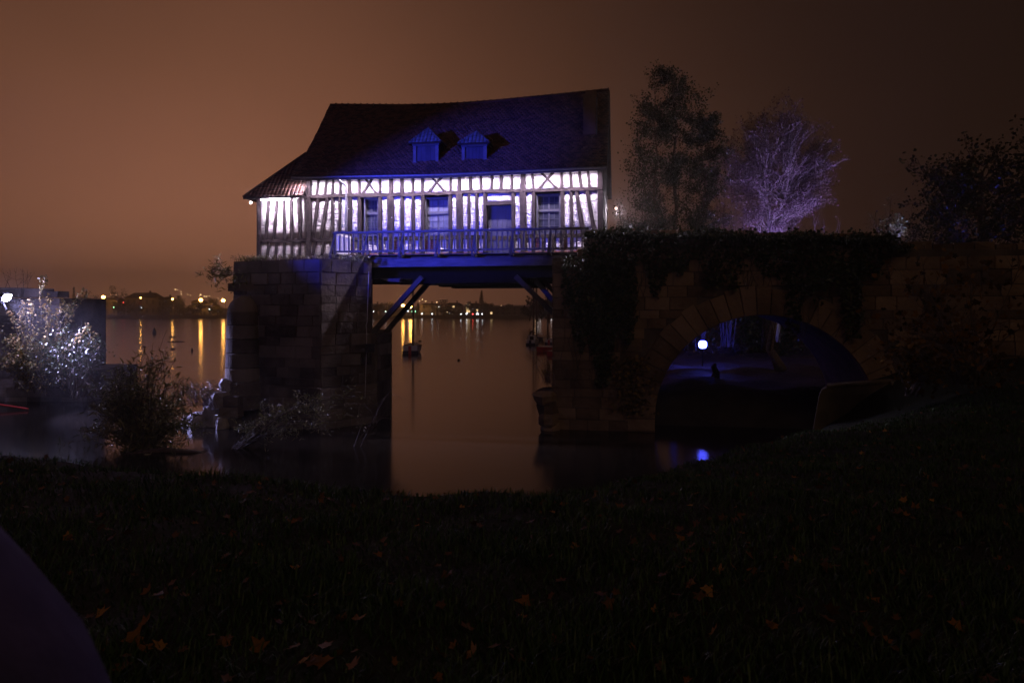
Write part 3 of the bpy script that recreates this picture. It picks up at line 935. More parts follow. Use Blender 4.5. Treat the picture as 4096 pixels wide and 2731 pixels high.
# --- balcony
Z_DECK = 6.33
bal = P()
bu0, bu1 = 1.9, 11.75
bal.box((bu0 + .1, -1.5, 6.14), (bu1, -1.36, 6.2)); bal.box((bu0, -.1, 6.1), (bu1, -.02, 6.2))
balc = bal.build('balcony', M['darkwood'], mill)
nd = 44
for i in range(nd):
    a = bu0 + (bu1 - bu0) * i / nd; b_ = bu0 + (bu1 - bu0) * (i + 1) / nd
    m = P(); m.box((a + .004, -1.56 + rng.uniform(-.01, .01), 6.262 + rng.uniform(-.004, .004)), (b_ - .004, -.005, 6.30)); m.build('deck_plank', M['darkwood'], balc)
m = P(); m.box((2.35, -1.55, 5.82), (10.6, -1.38, 6.13)); m.build('fascia_beam', M['fascia'], balc)
posts_px = [1340, 1470, 1613, 1756, 1901, 2052, 2202, 2349]
RN = 1.5
def ru(px): return fac(px, 950, RN)[0]
pu_ = [ru(p) for p in posts_px]
def railz(u): return 7.13 + .008 * math.sin(u * 2.1)
for i, u in enumerate(pu_):
    m = P(); m.beam((u, -RN + .02, 6.2), (u, -RN + .02, 7.12), .075, .075, side=(1, 0, 0)); m.build('post', M['rail'], balc)
    if 0 < i < len(pu_) - 1 or i == 0:
        m = P(); m.beam((u - .05, -RN - .36, 6.24), (u - .0, -RN - .03, 7.0), .07, .05, side=(1, 0, 0)); m.build('strut', M['rail'], balc)
        m = P(); m.box((u - .07, -RN - .42, 6.17), (u + .06, -.1, 6.258)); m.build('joist', M['darkwood'], balc)
m = P(); m.timber((pu_[0] - .06, -RN + .05, railz(1) + .02), (pu_[-1] + .05, -RN + .05, railz(2) + .025), .10, .11, out=(0, -1, 0), seg=16, jit=.003); m.build('top_rail', M['rail'], balc)
m = P(); m.box((pu_[0], -RN - .0, 6.40), (pu_[-1], -RN + .05, 6.47)); m.build('bottom_rail', M['rail'], balc)
for i in range(len(pu_) - 1):
    nbal = 6
    for k in range(1, nbal + 1):
        u = pu_[i] + (pu_[i + 1] - pu_[i]) * k / (nbal + 1)
        tl = rng.uniform(-.012, .012)
        m = P(); m.beam((u, -RN + .025, 6.47), (u + tl, -RN + .025, 7.09), .052, .04, side=(1, 0, 0)); m.build('baluster', M['rail'], balc)
# return rail on the left end, its lit look put in as white
uu = pu_[0]
m = P(); m.box((uu - .04, -RN + .1, 7.08), (uu + .04, -.05, 7.18)); m.build('return_rail', M['white_paint'], balc)
m = P(); m.box((uu - .03, -RN + .1, 6.38), (uu + .03, -.05, 6.46)); m.build('return_rail', M['white_paint'], balc)
for k in range(9):
    y = -RN + .18 + k * .155
    m = P(); m.box((uu - .022, y, 6.46), (uu + .022, y + .05, 7.08)); m.build('baluster', M['white_paint'], balc)
# --- carrying beams below
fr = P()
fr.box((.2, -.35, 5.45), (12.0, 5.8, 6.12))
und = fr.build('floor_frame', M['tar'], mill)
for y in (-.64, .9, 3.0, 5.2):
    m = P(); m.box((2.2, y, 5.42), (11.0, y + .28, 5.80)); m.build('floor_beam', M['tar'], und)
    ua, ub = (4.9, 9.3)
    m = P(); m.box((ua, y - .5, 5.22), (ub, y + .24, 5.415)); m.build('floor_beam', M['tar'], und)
def zoom5(x, y): return 1450 + x / 1.96, 1050 + y / 1.96
for y, ut, ub in ((-1.2, 5.3, 3.25), (1.0, 4.98, 3.05), (3.2, 4.3, 2.3)):
    m = P(); m.beam((ut, y, 5.45), (ub, y, 3.25), .18, .18, side=(0, 1, 0)); m.build('brace', M['darkwood'], und)
for y, ut, ub in ((-1.25, 8.9, 10.55), (.4, 9.35, 10.75), (2.6, 9.5, 10.9)):
    m = P(); m.beam((ut, y, 5.45), (ub, y, 3.85), .2, .18, side=(0, 1, 0)); m.build('brace', M['darkwood'], und)
m = P(); m.prism([(3.55, -1.1, 5.42), (3.9, -1.1, 5.3), (4.35, -1.1, 5.27), (4.4, -1.1, 5.42)], (0, .3, 0)); m.build('corbel', M['darkwood'], und)

# ================================================================ masonry helpers
def block_mesh(name, mat, k):
    """unit block 1 x 1 x 1, front face at y = 0 facing -y, arrises worn"""
    r = random.Random(k)
    b = .02
    f = [(-.5, 0), (.5, 0), (.5, 1), (-.5, 1)]
    vs = []
    for (x, z) in f: vs.append((x, .5, z))
    for (x, z) in f: vs.append((x * (1 - .02 * r.random()), .16 + .05 * r.random(), z))
    for (x, z) in f:
        vs.append((x * (1 - b * (1 + 3 * r.random() ** 3)), r.uniform(-.04, .03), .5 + (z - .5) * (1 - 1.6 * b * (1 + 3 * r.random() ** 3))))
    vs.append((r.uniform(-.1, .1), r.uniform(-.05, .01), .5 + r.uniform(-.1, .1)))
    fs = []
    for a in (0, 4):
        for i in range(4):
            j = (i + 1) % 4
            fs.append((a + i, a + j, a + 4 + j, a + 4 + i))
    for i in range(4): fs.append((8 + i, 8 + (i + 1) % 4, 12))
    me = bpy.data.meshes.new(name); me.from_pydata(vs, [], fs); me.update(); me.materials.append(mat)
    return me
BLK = {k: [block_mesh('stone', M[k], i) for i in range(12)] for k in ('stone', 'stone2')}

def lay(parent, base, p0, p1, z0, z1, ch=.38, lw=(.5, .95), mat='stone', keep=None, top=None, thick=.16, name='stone'):
    """courses of blocks on the vertical face p0 -> p1 (plan points in the local frame, outside on the right hand of p0->p1)"""
    p0 = Vector((p0[0], p0[1], 0)); p1 = Vector((p1[0], p1[1], 0))
    L = (p1 - p0).length; ax = (p1 - p0) / L
    rz = math.atan2(ax.y, ax.x)
    n = max(1, round((z1 - z0) / ch))
    hs = [rng.uniform(.7, 1.3) for _ in range(n)]; k_ = (z1 - z0) / sum(hs); hs = [x * k_ for x in hs]
    out = []; zn = z0
    for j in range(n):
        h = hs[j]; zz = zn; zn += h
        s = -rng.uniform(0, .3)
        while s < L - .08:
            wd = rng.uniform(*lw)
            a, b_ = max(s, 0), min(s + wd, L)
            if L - b_ < .2: b_ = L
            if b_ - a > .1:
                c = (a + b_) / 2
                if keep is None or keep(c, zz + h / 2, b_ - a):
                    pos = p0 + ax * c + Vector((0, 0, zz + .006)) - Vector(base)
                    o = link(name, rng.choice(BLK[mat]), parent, pos, rot=(0, 0, rz + rng.uniform(-.006, .006)), scale=(b_ - a - .005, thick * 2 + rng.uniform(-.01, .05), h - .005))
                    # push block so that its face stands proud of the core
                    o.location += Vector((math.sin(rz), -math.cos(rz), 0)) * rng.uniform(.03, .045)
                    out.append(o)
            s = b_
    return out

# ================================================================ left pier (L frame)
PB = (1.0, -2.0, 0)
pier = lroot('stone_pier', PB)
tag(pier, 'weathered stone pier carrying the left end of the mill, with a rounded cutwater', 'pier')
plan = [(-1.6, -2.65), (2.25, -3.45), (3.5, -1.8), (2.82, .1), (1.3, 4.0), (.5, 6.0), (-1.6, 6.0)]
m = MB(PB); m.prism([(x, y, -.6) for x, y in plan], (0, 0, 6.62)); m.build('core', M['joint'], pier)
low = [(.2, -3.3), (2.35, -3.75), (3.72, -1.8), (3.62, 0.0), (2.2, 4.0), (1.5, 6.0), (.2, 6.2)]
m = MB(PB); m.prism([(x, y, -.6) for x, y in low], (0, 0, 2.05)); m.build('footing', M['joint'], pier)
m = MB(PB); m.prism([(2.0, -1.7, -.5), (3.56, -1.6, -.5), (3.6, .0, -.5), (2.2, 4, -.5), (1.0, 4, -.5)], (0, 0, 3.8)); m.build('strut_ledge', M['joint'], pier)
lay(pier, PB, plan[0], plan[1], 1.45, 6.0, .37, (.5, .95))
lay(pier, PB, plan[1], plan[2], 1.45, 5.98, .37, (.5, .9))
lay(pier, PB, low[0], low[1], -.1, 1.44, .385, (.6, 1.1))
lay(pier, PB, low[1], low[2], -.1, 1.44, .385, (.6, 1.1))
lay(pier, PB, (3.58, -1.55), (3.62, 0), 1.46, 3.25, .4, (.5, .8))
lay(pier, PB, (3.62, 0), (2.2, 4), .0, 3.25, .4, (.5, .9))
# rounded cutwater: drums with joints
cwc = (-1.02, -2.95)
zz = .55
for i, hgt in enumerate((.5, .52, .5, .55, .52, .5, .5)):
    r0 = .68 - .018 * i; m = MB((cwc[0], cwc[1], zz))
    pr = [(r0 - .05, 0.0), (r0, .03), (r0 - .004, hgt * .5), (r0 - .008, hgt - .03), (r0 - .055, hgt - .002)]
    m.lathe((cwc[0], cwc[1], zz), pr, 22, math.pi * .9, math.pi * 2.12)
    m.build('drum_stone', M['stone'], pier, smooth=False, loc=(cwc[0] - PB[0], cwc[1] - PB[1], zz))
    zz += hgt
m = MB((cwc[0], cwc[1], zz)); m.lathe((cwc[0], cwc[1], zz), [(.55, -.01), (.53, .16), (.46, .32), (.33, .46), (.17, .55), (.01, .58)], 22)
m.build('cap_stone', M['stone'], pier, loc=(cwc[0] - PB[0], cwc[1] - PB[1], zz), smooth=True)
m = MB(PB); m.prism([(cwc[0] - .5, cwc[1], -.5), (cwc[0] + .5, cwc[1] - .1, -.5), (cwc[0] + .5, -2.2, -.5), (cwc[0] - .5, -2.2, -.5)], (0, 0, 4.6)); m.build('cutwater_core', M['joint'], pier)
# projecting string courses on the left shoulder
for (z, p) in ((4.9, .04),):
    m = MB(PB); m.box((-1.72, -2.8 - p, z), (-.55, -2.4, z + .3)); m.build('string_course', M['stone'], pier)

# toe stones by the cutwater
toe_root = lroot('rubble_toe', (-1.6, -3.6, 0)); tag(toe_root, 'broken stone blocks stepping into the water at the foot of the pier', 'rubble')
def rock(name, c, s, parent, base, mat, k, rz=0.0):
    r = random.Random(k)
    vs = []; fs = []; n = 7
    prof = [(.75, -.5), (1.0, -.3), (.98, .2), (.8, .47), (.3, .52)]
    for pr, pz in prof:
        for i in range(n):
            an = 2 * math.pi * (i + .5) / n
            q = pr * (1 + r.uniform(-.16, .16))
            vs.append(Vector((math.cos(an) * q * s[0] / 2, math.sin(an) * q * s[1] / 2, (pz + r.uniform(-.06, .06)) * s[2])))
    for i in range(len(prof) - 1):
        for k2 in range(n):
            fs.append((i * n + k2, i * n + (k2 + 1) % n, (i + 1) * n + (k2 + 1) % n, (i + 1) * n + k2))
    fs.append(tuple((len(prof) - 1) * n + i for i in range(n)))
    m = MB(); m.add(vs, fs)
    return m.build(name, mat, parent, loc=Vector(c) - Vector(base), rz=rz)
tb = (-1.6, -3.6, 0)
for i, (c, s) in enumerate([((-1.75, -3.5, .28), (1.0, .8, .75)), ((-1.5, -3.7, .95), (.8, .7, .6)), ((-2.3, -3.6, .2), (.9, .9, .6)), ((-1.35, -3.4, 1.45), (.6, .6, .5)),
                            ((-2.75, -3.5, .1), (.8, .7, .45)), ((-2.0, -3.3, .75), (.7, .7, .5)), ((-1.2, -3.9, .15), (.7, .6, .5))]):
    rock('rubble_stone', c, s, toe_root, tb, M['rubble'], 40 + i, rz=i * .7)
for i, (u, z, wd) in enumerate(((-1.0, .0, .62), (-.98, .38, .72), (-.9, .76, .55))):
    link('dressed_stone', BLK['stone'][i], toe_root, Vector((u, -4.0, z)) - Vector(tb), rot=(0, 0, .12), scale=(wd, .9, .37))

# ================================================================ bridge (L frame)
BB = (18.0, 0.6, 0)
bridge = lroot('stone_bridge', BB)
tag(bridge, 'dark stone bridge with one round arch, overgrown with ivy, right of the mill', 'bridge')
AC_U, AC_Z, AR = 17.5, .45, 3.6
BF, BK = -2.2, 3.6          # local y of front and back faces
tops = [(10.4, 6.03), (11.55, 6.03), (11.551, 6.84), (15.4, 6.72), (21.5, 6.45), (21.501, 6.2), (34, 5.95)]
def top_z(u): return float(np.interp(u, [t[0] for t in tops], [t[1] for t in tops]))
us = sorted(set([10.4, 11.55, 11.551, 21.5, 21.501, 34.0] + [float(x) for x in np.arange(10.8, 34, .6)] + [AC_U - AR * math.cos(math.pi * i / 28) for i in range(29)]))
def bot_z(u):
    d = abs(u - AC_U)
    return AC_Z + math.sqrt(max(AR * AR - d * d, 0)) if d < AR - 1e-6 else -.7
m = MB(BB)
vs = []; fs = []
for u in us:
    inside = abs(u - AC_U) < AR - 1e-6
    zb = bot_z(u)
    vs += [(u, BF, zb), (u, BF, top_z(u)), (u, BK, top_z(u)), (u, BK, zb)]
for i in range(len(us) - 1):
    a, b_ = 4 * i, 4 * (i + 1)
    for k in range(4):
        k2 = (k + 1) % 4
        fs.append((a + k, b_ + k, b_ + k2, a + k2))
fs.append((0, 1, 2, 3)); fs.append(tuple(4 * (len(us) - 1) + k for k in (3, 2, 1, 0)))
m.add(vs, fs)
# jambs below the springing
for s in (-1, 1):
    u = AC_U + s * AR
    m.add([(u, BF, -.7), (u, BF, AC_Z + .02), (u, BK, AC_Z + .02), (u, BK, -.7)], [(0, 1, 2, 3)])
m.build('core', M['joint'], bridge)
# voussoirs
nv = 27
for i in range(-2, nv + 2):
    a0 = math.pi * i / nv + .003; a1 = math.pi * (i + 1) / nv - .003
    ro = AR + rng.uniform(.85, 1.0)
    if i < 0 or i >= nv:
        k = (-i if i < 0 else i - nv + 1) - 1
        sgn = 1 if i < 0 else -1
        z1 = AC_Z - k * .42 - .01; z0 = z1 - .40
        q = [(AC_U + sgn * (AR - .02), z0), (AC_U + sgn * ro, z0), (AC_U + sgn * ro, z1), (AC_U + sgn * (AR - .02), z1)]
    else:
        q = [(AC_U + r_ * math.cos(a), AC_Z + r_ * math.sin(a)) for a, r_ in ((a0, AR - .02), (a0, ro), (a1, ro), (a1, AR - .02))]
    pr = .03 + rng.uniform(0, .03)
    c = (sum(p[0] for p in q) / 4, sum(p[1] for p in q) / 4)
    m = MB((c[0], BF, c[1])); vs = []
    for (y, f) in ((BF + .25, 1.0), (BF - pr + .03, 1.0), (BF - pr, .965)):
        for (u, z) in q: vs.append((c[0] + (u - c[0]) * f, y, c[1] + (z - c[1]) * f))
    fs = [(8, 9, 10, 11)]
    for a in (0, 4):
        for k in range(4): fs.append((a + k, a + (k + 1) % 4, a + 4 + (k + 1) % 4, a + 4 + k))
    m.add(vs, fs); m.build('voussoir', M['stone2'], bridge, loc=Vector((c[0], BF, c[1])) - Vector(BB))
def keep_front(c, z, wd):
    u = 10.4 + c
    if z > top_z(u) - .15: return False
    corner = max(math.hypot(max(abs(u - AC_U) - wd / 2, 0), z - AC_Z), 0)
    if z < AC_Z: return abs(u - AC_U) - wd / 2 > AR + .85
    return corner > AR + .82
lay(bridge, BB, (10.4, BF), (27.5, BF), -.15, 6.7, .38, (.55, 1.1), 'stone2', keep_front)
lay(bridge, BB, (10.4, BK), (10.4, BF), -.15, 5.98, .38, (.5, 1.0), 'stone2')
# coping stones
for i in range(24):
    u = 11.6 + i * .62
    if u > 26: break
    c = Vector((u + .3, BF + .1, top_z(u + .3) - .02)) - Vector(BB)
    link('coping_stone', BLK['stone2'][i % 6], bridge, c, scale=(.6, .7, .2 + .04 * (i % 3)))
m = MB(BB); m.box((17.55, BF - .03, 4.12), (17.9, BF + .1, 4.75)); m.build('drain_opening', M['darkglass'], bridge)
# sloping foot of the right pier
ft = lroot('cutwater_stump', (10.2, -2.0, 0)); tag(ft, 'low broken stone cutwater leaning out from the left foot of the bridge', 'stonework')
bb2 = (10.2, -2.0, 0)
for i, (c, sz) in enumerate([((10.35, -2.3, -.05), (.75, .7, .6)), ((10.28, -2.35, .35), (.7, .8, .5)), ((10.2, -2.2, .75), (.75, .9, .5)), ((10.1, -2.3, 1.12), (.85, .9, .42)), ((10.3, -1.5, .4), (.8, 1.0, .9)), ((10.15, -1.3, 1.1), (.8, 1.0, .5)), ((10.3, -.4, .5), (.7, 1.2, 1.4))]):
    rock('stone', c, sz, ft, bb2, M['stone2'], 80 + i, rz=.2 * i)

# ================================================================ floodlights
def floodlight(loc, target, label, wd=.42, ht=.34, lens=None, stand=.4, post=None, spot_args=None, group=None):
    """box floodlight on a yoke; lens faces target"""
    loc = Vector(loc); tgt = Vector(target)
    foot = loc - Vector((0, 0, stand))
    root = empty('floodlight', foot)
    tag(root, label, 'floodlight', group)
    q = (tgt - loc).to_track_quat('-Y', 'Z'); mt = q.to_matrix()
    def T(p): return loc + mt @ Vector(p) - foot
    m = MB()
    m.hexa([T(p) for p in ((-wd / 2, 0, -ht / 2), (wd / 2, 0, -ht / 2), (wd / 2 * .75, .2, -ht / 2 * .75), (-wd / 2 * .75, .2, -ht / 2 * .75),
                           (-wd / 2, 0, ht / 2), (wd / 2, 0, ht / 2), (wd / 2 * .75, .2, ht / 2 * .75), (-wd / 2 * .75, .2, ht / 2 * .75))])
    m.build('housing', M['iron'], root)
    m = MB(); f = .47
    ring = [T((wd * f * math.copysign(abs(math.cos(a_)) ** .7, math.cos(a_)), -.012, ht * f * math.copysign(abs(math.sin(a_)) ** .7, math.sin(a_)))) for a_ in [2 * math.pi * i / 20 for i in range(20)]]
    m.add(ring, [tuple(range(20))])
    m.build('lens', lens or M['flood'], root)
    m = MB()
    for s in (-1, 1): m.beam(T((s * (wd / 2 + .02), .06, 0)), T((s * (wd / 2 + .02), .06, -ht / 2 - .08)), .02, .04)
    m.beam(T((-wd / 2 - .03, .06, -ht / 2 - .08)), T((wd / 2 + .03, .06, -ht / 2 - .08)), .04, .02); m.build('yoke', M['iron'], root)
    m = MB(); m.tube([(0, 0, 0), T((0, .06, -ht / 2 - .08))], .035 if stand < 2 else .06, 8); m.build('post', M['iron'], root)
    if spot_args:
        e, c, a, b_ = spot_args
        spot('beam', root, loc + (tgt - loc).normalized() * .06, tgt, e, c, a, b_, .12)
    return root

# the blue flood that lights the mill front stands on the lawn, left of the frame
tgt = ML @ Vector((6.1, 0, 8.35))
fz = float(lawn_z(-18.5, 8.3))
floodlight((-18.5, 8.3, 8.4), tgt, 'blue floodlight on a tall mast on the lawn, aimed at the mill front', .6, .5, M['flood'], 8.4 - fz,
           spot_args=(40000, (.045, .055, 1.0), 23, 1.0))
# lamp on the ruined pier at the left edge
lp = at(26, 1190, 28.3)
floodlight(lp, (-14.0, 27.2, .5), 'round-glowing white floodlight on the ruined pier at the left edge', .42, .36, M['floodw'], .5,
           spot_args=(11000, (.46, .44, 1.0), 60, .5))
# lamp seen through the arch
lp2 = at(2811, 1378, 33.5)
floodlight(lp2, (4.0, 8.0, 3.6), 'blue-white floodlight seen through the bridge arch', .42, .40, M['flood'], 1.05)
pl = bpy.data.lights.new('lamp_spill', 'POINT'); pl.energy = 300; pl.color = (.45, .42, 1.0); pl.shadow_soft_size = .12
plo = bpy.data.objects.new('lamp_spill', pl); plo.location = lp + Vector((.35, -.25, .05)); COL.objects.link(plo)
rt_ = bpy.data.objects['floodlight.001']; plo.parent = rt_; plo.matrix_parent_inverse = Matrix.Translation(rt_.location).inverted()
spot('back_beam', bpy.data.objects['floodlight.002'], lp2 + Vector((0, .3, .1)), lp2 + Vector((1.5, 8, -.6)), 500, (.06, .07, 1.0), 150, .8, .1)  # added rear light that turns the hedge behind the lamp blue
# uplight under the pale willow
lp3 = at(3165, 1100, 34.5)
floodlight((lp3.x, 34.5, 3.5), at(3120, 700, 38.5), 'violet uplight on the bank below the pale bare willow', .34, .3, M['floodw'], 1.0, spot_args=(3600, (.42, .29, 1.0), 85, .8))
lp4 = at(3625, 1000, 29.6)
floodlight((lp4.x, 29.6, 6.0), at(3555, 880, 30), 'small blue uplight beside the shrub at the right end of the bridge', .24, .2, M['floodw'], 1.0, spot_args=(700, (.4, .42, 1.0), 100, .6))

lp5 = at(4130, 1000, 44)
floodlight((lp5.x, 44, 5.2), at(3800, 900, 52), 'blue floodlight in the park behind the right end of the bridge', .3, .26, M['flood'], 2.5, spot_args=(900, (.1, .1, 1.0), 60, .9))

# ================================================================ foliage tools
def tmpl_leaf(l=1.0, w=.5, fold=.12):
    V = np.array([(0, 0, 0), (w * .45, l * .3, fold * w), (w * .35, l * .7, fold * w), (0, l, 0), (-w * .35, l * .7, fold * w), (-w * .45, l * .3, fold * w), (0, l * .5, -.02)], float)
    F = np.array([(0, 1, 2, 6), (6, 2, 3, 3), (0, 6, 4, 5), (6, 3, 4, 4)])
    T = np.array([(0, 1, 6), (1, 2, 6), (2, 3, 6), (3, 4, 6), (4, 5, 6), (5, 0, 6)])
    return V, T
def tmpl_maple():
    pts = []
    for k in range(5):
        a = math.radians(-20 + k * 55 + 0)
        rad = (.42, .5, .56, .5, .42)[k]
        pts.append((math.cos(a) * rad, math.sin(a) * rad))
        if k < 4:
            a2 = a + math.radians(27); pts.append((math.cos(a2) * .31, math.sin(a2) * .31))
    # extra teeth
    P2 = [(0, -.12)]
    for i, (x, y) in enumerate(pts):
        P2.append((x, y))
    P2 = np.array(P2)
    V = [(0, .02, 0)] + [(x, y, .10 * (x * x + y * y) * (1.6 if i % 2 else .3)) for i, (x, y) in enumerate(P2)]
    n = len(P2)
    T = [(0, 1 + i, 1 + (i + 1) % n) for i in range(n)]
    return np.array(V, float), np.array(T)
OVAL = tmpl_leaf(1, .75); NARROW = tmpl_leaf(1, .2, .3); MAPLE = tmpl_maple(); IVY = tmpl_leaf(1, 1.0, .2)

def rand_rot(n, flat=0.0):
    q = nrg.normal(size=(n, 4))
    if flat: q[:, 1:3] *= (1 - flat)
    q /= np.linalg.norm(q, axis=1, keepdims=True)
    w, x, y, z = q.T
    return np.stack([np.stack([1 - 2 * (y * y + z * z), 2 * (x * y - z * w), 2 * (x * z + y * w)], -1),
                     np.stack([2 * (x * y + z * w), 1 - 2 * (x * x + z * z), 2 * (y * z - x * w)], -1),
                     np.stack([2 * (x * z - y * w), 2 * (y * z + x * w), 1 - 2 * (x * x + y * y)], -1)], 1)

def leaf_mesh(name, pts, sizes, tm, mat, flat=0.0):
    V0, T0 = tm
    pts = np.asarray(pts, float); n = len(pts)
    Rm = rand_rot(n, flat)
    V = np.einsum('nij,kj->nki', Rm, V0) * np.asarray(sizes)[:, None, None] + pts[:, None, :]
    F = (T0[None] + (np.arange(n) * len(V0))[:, None, None]).reshape(-1, 3)
    return nmesh(name, V.reshape(-1, 3), F, mat)

def foliage(root, pts, sizes, tm, mat, n_parts=0, flat=0.0, name='foliage'):
    """pts relative to root; the first n_parts become single leaves"""
    pts = np.asarray(pts); sizes = np.asarray(sizes)
    if n_parts:
        meshes = [leaf_mesh('leaf', [(0, 0, 0)], [1.0], tm, mat, flat) for _ in range(8)]
        order = np.argsort(pts[:, 1])[:n_parts]
        for i in order:
            s = float(sizes[i])
            link('leaf', meshes[int(i) % 8], root, tuple(pts[i]), rot=(0, 0, nrg.uniform(0, 6.28)), scale=(s, s, s))
        mask = np.ones(len(pts), bool); mask[order] = False
        pts, sizes = pts[mask], sizes[mask]
    o = link(name, leaf_mesh(name, pts, sizes, tm, mat, flat), root)
    tag(o, kind='stuff')
    return o

def spray(points, per, spread, size, jit=.35):
    """leaf points around branch points"""
    pts = np.repeat(np.asarray([tuple(p) for p in points], float), per, axis=0)
    pts = pts + nrg.normal(0, spread, pts.shape)
    return pts, size * nrg.uniform(1 - jit, 1 + jit, len(pts))

def grow(mb, tips, p, d, L, r, lev, maxlev, rg, up=.08, wander=.18, kids=(3, 5), ang=(28, 55), shrink=.62, sides=5, nseg=4, minr=.004):
    p = Vector(p); d = Vector(d).normalized(); pts = [p.copy()]
    for i in range(nseg):
        d = (d + Vector((rg.gauss(0, wander), rg.gauss(0, wander), rg.gauss(0, wander) + up))).normalized()
        p = p + d * (L / nseg); pts.append(p.copy())
    mb.tube(pts, [max(r * (1 - .55 * i / nseg), minr) for i in range(nseg + 1)], sides if lev < 2 else 3, cap=False)
    if lev >= maxlev:
        tips += pts[1:]
        return
    for k in range(rg.randint(*kids)):
        t = rg.uniform(.3, 1.0); q = pts[min(int(t * nseg), nseg - 1)].lerp(pts[min(int(t * nseg) + 1, nseg)], (t * nseg) % 1)
        ax = d.orthogonal().normalized(); ax.rotate(Quaternion(d, rg.uniform(0, 6.283)))
        dd = d.copy(); dd.rotate(Quaternion(ax, R(rg.uniform(*ang))))
        grow(mb, tips, q, dd, L * shrink * rg.uniform(.75, 1.15), r * .5, lev + 1, maxlev, rg, up, wander, kids, ang, shrink, sides, nseg, minr)
    grow(mb, tips, p, d, L * .6, r * .45, lev + 1, maxlev, rg, up, wander, kids, ang, shrink, sides, nseg, minr)

# ================================================================ trees behind the bridge
def alder(px, d, z0, top_y, half, label, seed, r0=.16, nleaf=9, skew=0.0):
    rg = random.Random(seed)
    base = Vector(((px - 2048) / FPX * d, d, z0)); H = CAM_Z + (HOR - top_y) / FPX * d - z0
    root = empty('alder_tree', base); tag(root, label, 'tree', 'alders behind the bridge')
    mb = MB(); tips = []
    trunk = [Vector((.12 * math.sin(i * 1.7 + seed), .1 * math.cos(i * 1.3), H * i / 12)) for i in range(13)]
    mb.tube(trunk, [r0 * (1 - .9 * i / 12) for i in range(13)], 7)
    mb.build('trunk', M['bark'], root); mb = MB()
    for i in range(44):
        h = .16 + .82 * (i + rg.random()) / 44
        env = math.sin(math.pi * min(1, (1 - h) * 1.25 + .06)) ** .8 if h > .45 else .8 + .2 * math.sin(i)
        env = max(env, .12) * (.65 + .5 * rg.random())
        an = rg.uniform(0, 6.283); L = half * env
        p = trunk[min(int(h * 12), 11)].lerp(trunk[min(int(h * 12) + 1, 12)], (h * 12) % 1)
        grow(mb, tips, p, (math.cos(an) + skew, math.sin(an), .45 + .5 * h), L * .62, .035 * (1.1 - h), 0, 2, rg, up=.06, wander=.2, kids=(2, 3), ang=(25, 60), shrink=.55, sides=4, nseg=3)
    for i in range(30): tips.append(trunk[-1] - Vector((rg.gauss(0, .25), rg.gauss(0, .25), rg.uniform(0, 1.0))))
    mb.build('branches', M['bark'], root)
    pts, sz = spray(tips, nleaf * 2, .13, .1)
    # ragged: drop leaf groups
    k = np.sin(pts[:, 0] * 3.1 + seed) + np.sin(pts[:, 2] * 2.3) + np.sin(pts[:, 1] * 2.7)
    keep = nrg.random(len(pts)) < .55 + .2 * k
    foliage(root, pts[keep], sz[keep], OVAL, M['leaf_alder'], name='crown')
    return root
alder(2622, 35.5, 2.4, 385, 2.7, 'slender dark alder with a straight bare trunk, nearest the mill gable', 11, r0=.13, nleaf=7)
alder(2698, 36.5, 2.4, 288, 3.0, 'tallest dark alder, pointed crown, behind the bridge parapet', 23, r0=.18, nleaf=7)
alder(2815, 37.5, 2.4, 470, 2.0, 'shorter dark alder between the tallest alder and the pale willow', 31, r0=.12, nleaf=9)

def willow():
    rg = random.Random(5); d = 38.5
    base = Vector(((3105 - 2048) / FPX * d, d, 2.4))
    root = empty('willow_tree', base); tag(root, 'pale leafless willow lit violet from below, right of the alders', 'tree')
    mb = MB(); tips = []
    f1 = at(3063, 770, d) - base; f2 = at(3135, 775, d) - base
    mb.tube([(0, 0, 0), (.0, 0, 1.5), (-.1, 0, 3.0), (f1.x + .25, 0, f1.z - 1.5), (f1.x, 0, f1.z)], [.24, .22, .2, .17, .13], 8)
    mb.tube([(.05, 0, 2.4), (.2, 0, 3.6), (f2.x - .1, .1, f2.z - 1.5), (f2.x, .1, f2.z)], [.2, .18, .15, .12], 8)
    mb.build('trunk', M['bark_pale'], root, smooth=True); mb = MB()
    cc = at(3098, 690, d) - base; rx, rz = 2.85, 3.75
    for i in range(170):
        v = Vector((rg.gauss(0, 1), rg.gauss(0, .8), rg.gauss(.1, 1))).normalized() * rg.uniform(.72, 1.03)
        q = cc + Vector((v.x * rx, v.y * rx, v.z * rz))
        if q.z < 1.0: continue
        f = f1 if rg.random() < .5 + .35 * (-1 if q.x > .15 else 1) else f2
        st = f.copy() if q.z > f.z - .6 else Vector((f.x * .6, 0, max(1.0, q.z - .4)))
        st = st - Vector((0, 0, rg.uniform(0, .7)))
        mid = st.lerp(q, .5) + Vector((rg.gauss(0, .15), rg.gauss(0, .15), .25))
        pts = [st, st.lerp(mid, .5), mid, mid.lerp(q, .5) + Vector((0, 0, .06)), q]
        mb.tube(pts, [.038, .03, .023, .016, .008], 4, cap=False)
        dq = (q - st).normalized()
        for k in range(9):
            t = rg.uniform(1.2, 4.0); j = min(int(t), 3); p = pts[j].lerp(pts[j + 1], t - j)
            dd = dq + Vector((rg.gauss(0, .45), rg.gauss(0, .45), rg.gauss(.15, .35)))
            grow(mb, tips, p, dd, rg.uniform(.35, .75), .011, 1, 2, rg, up=.03, wander=.16, kids=(1, 3), ang=(18, 45), shrink=.6, sides=3, nseg=3, minr=.006)
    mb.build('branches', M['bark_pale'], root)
    pts, sz = spray(tips, 2, .12, .085)
    keep = nrg.random(len(pts)) < .9
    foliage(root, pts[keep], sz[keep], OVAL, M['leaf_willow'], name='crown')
willow()

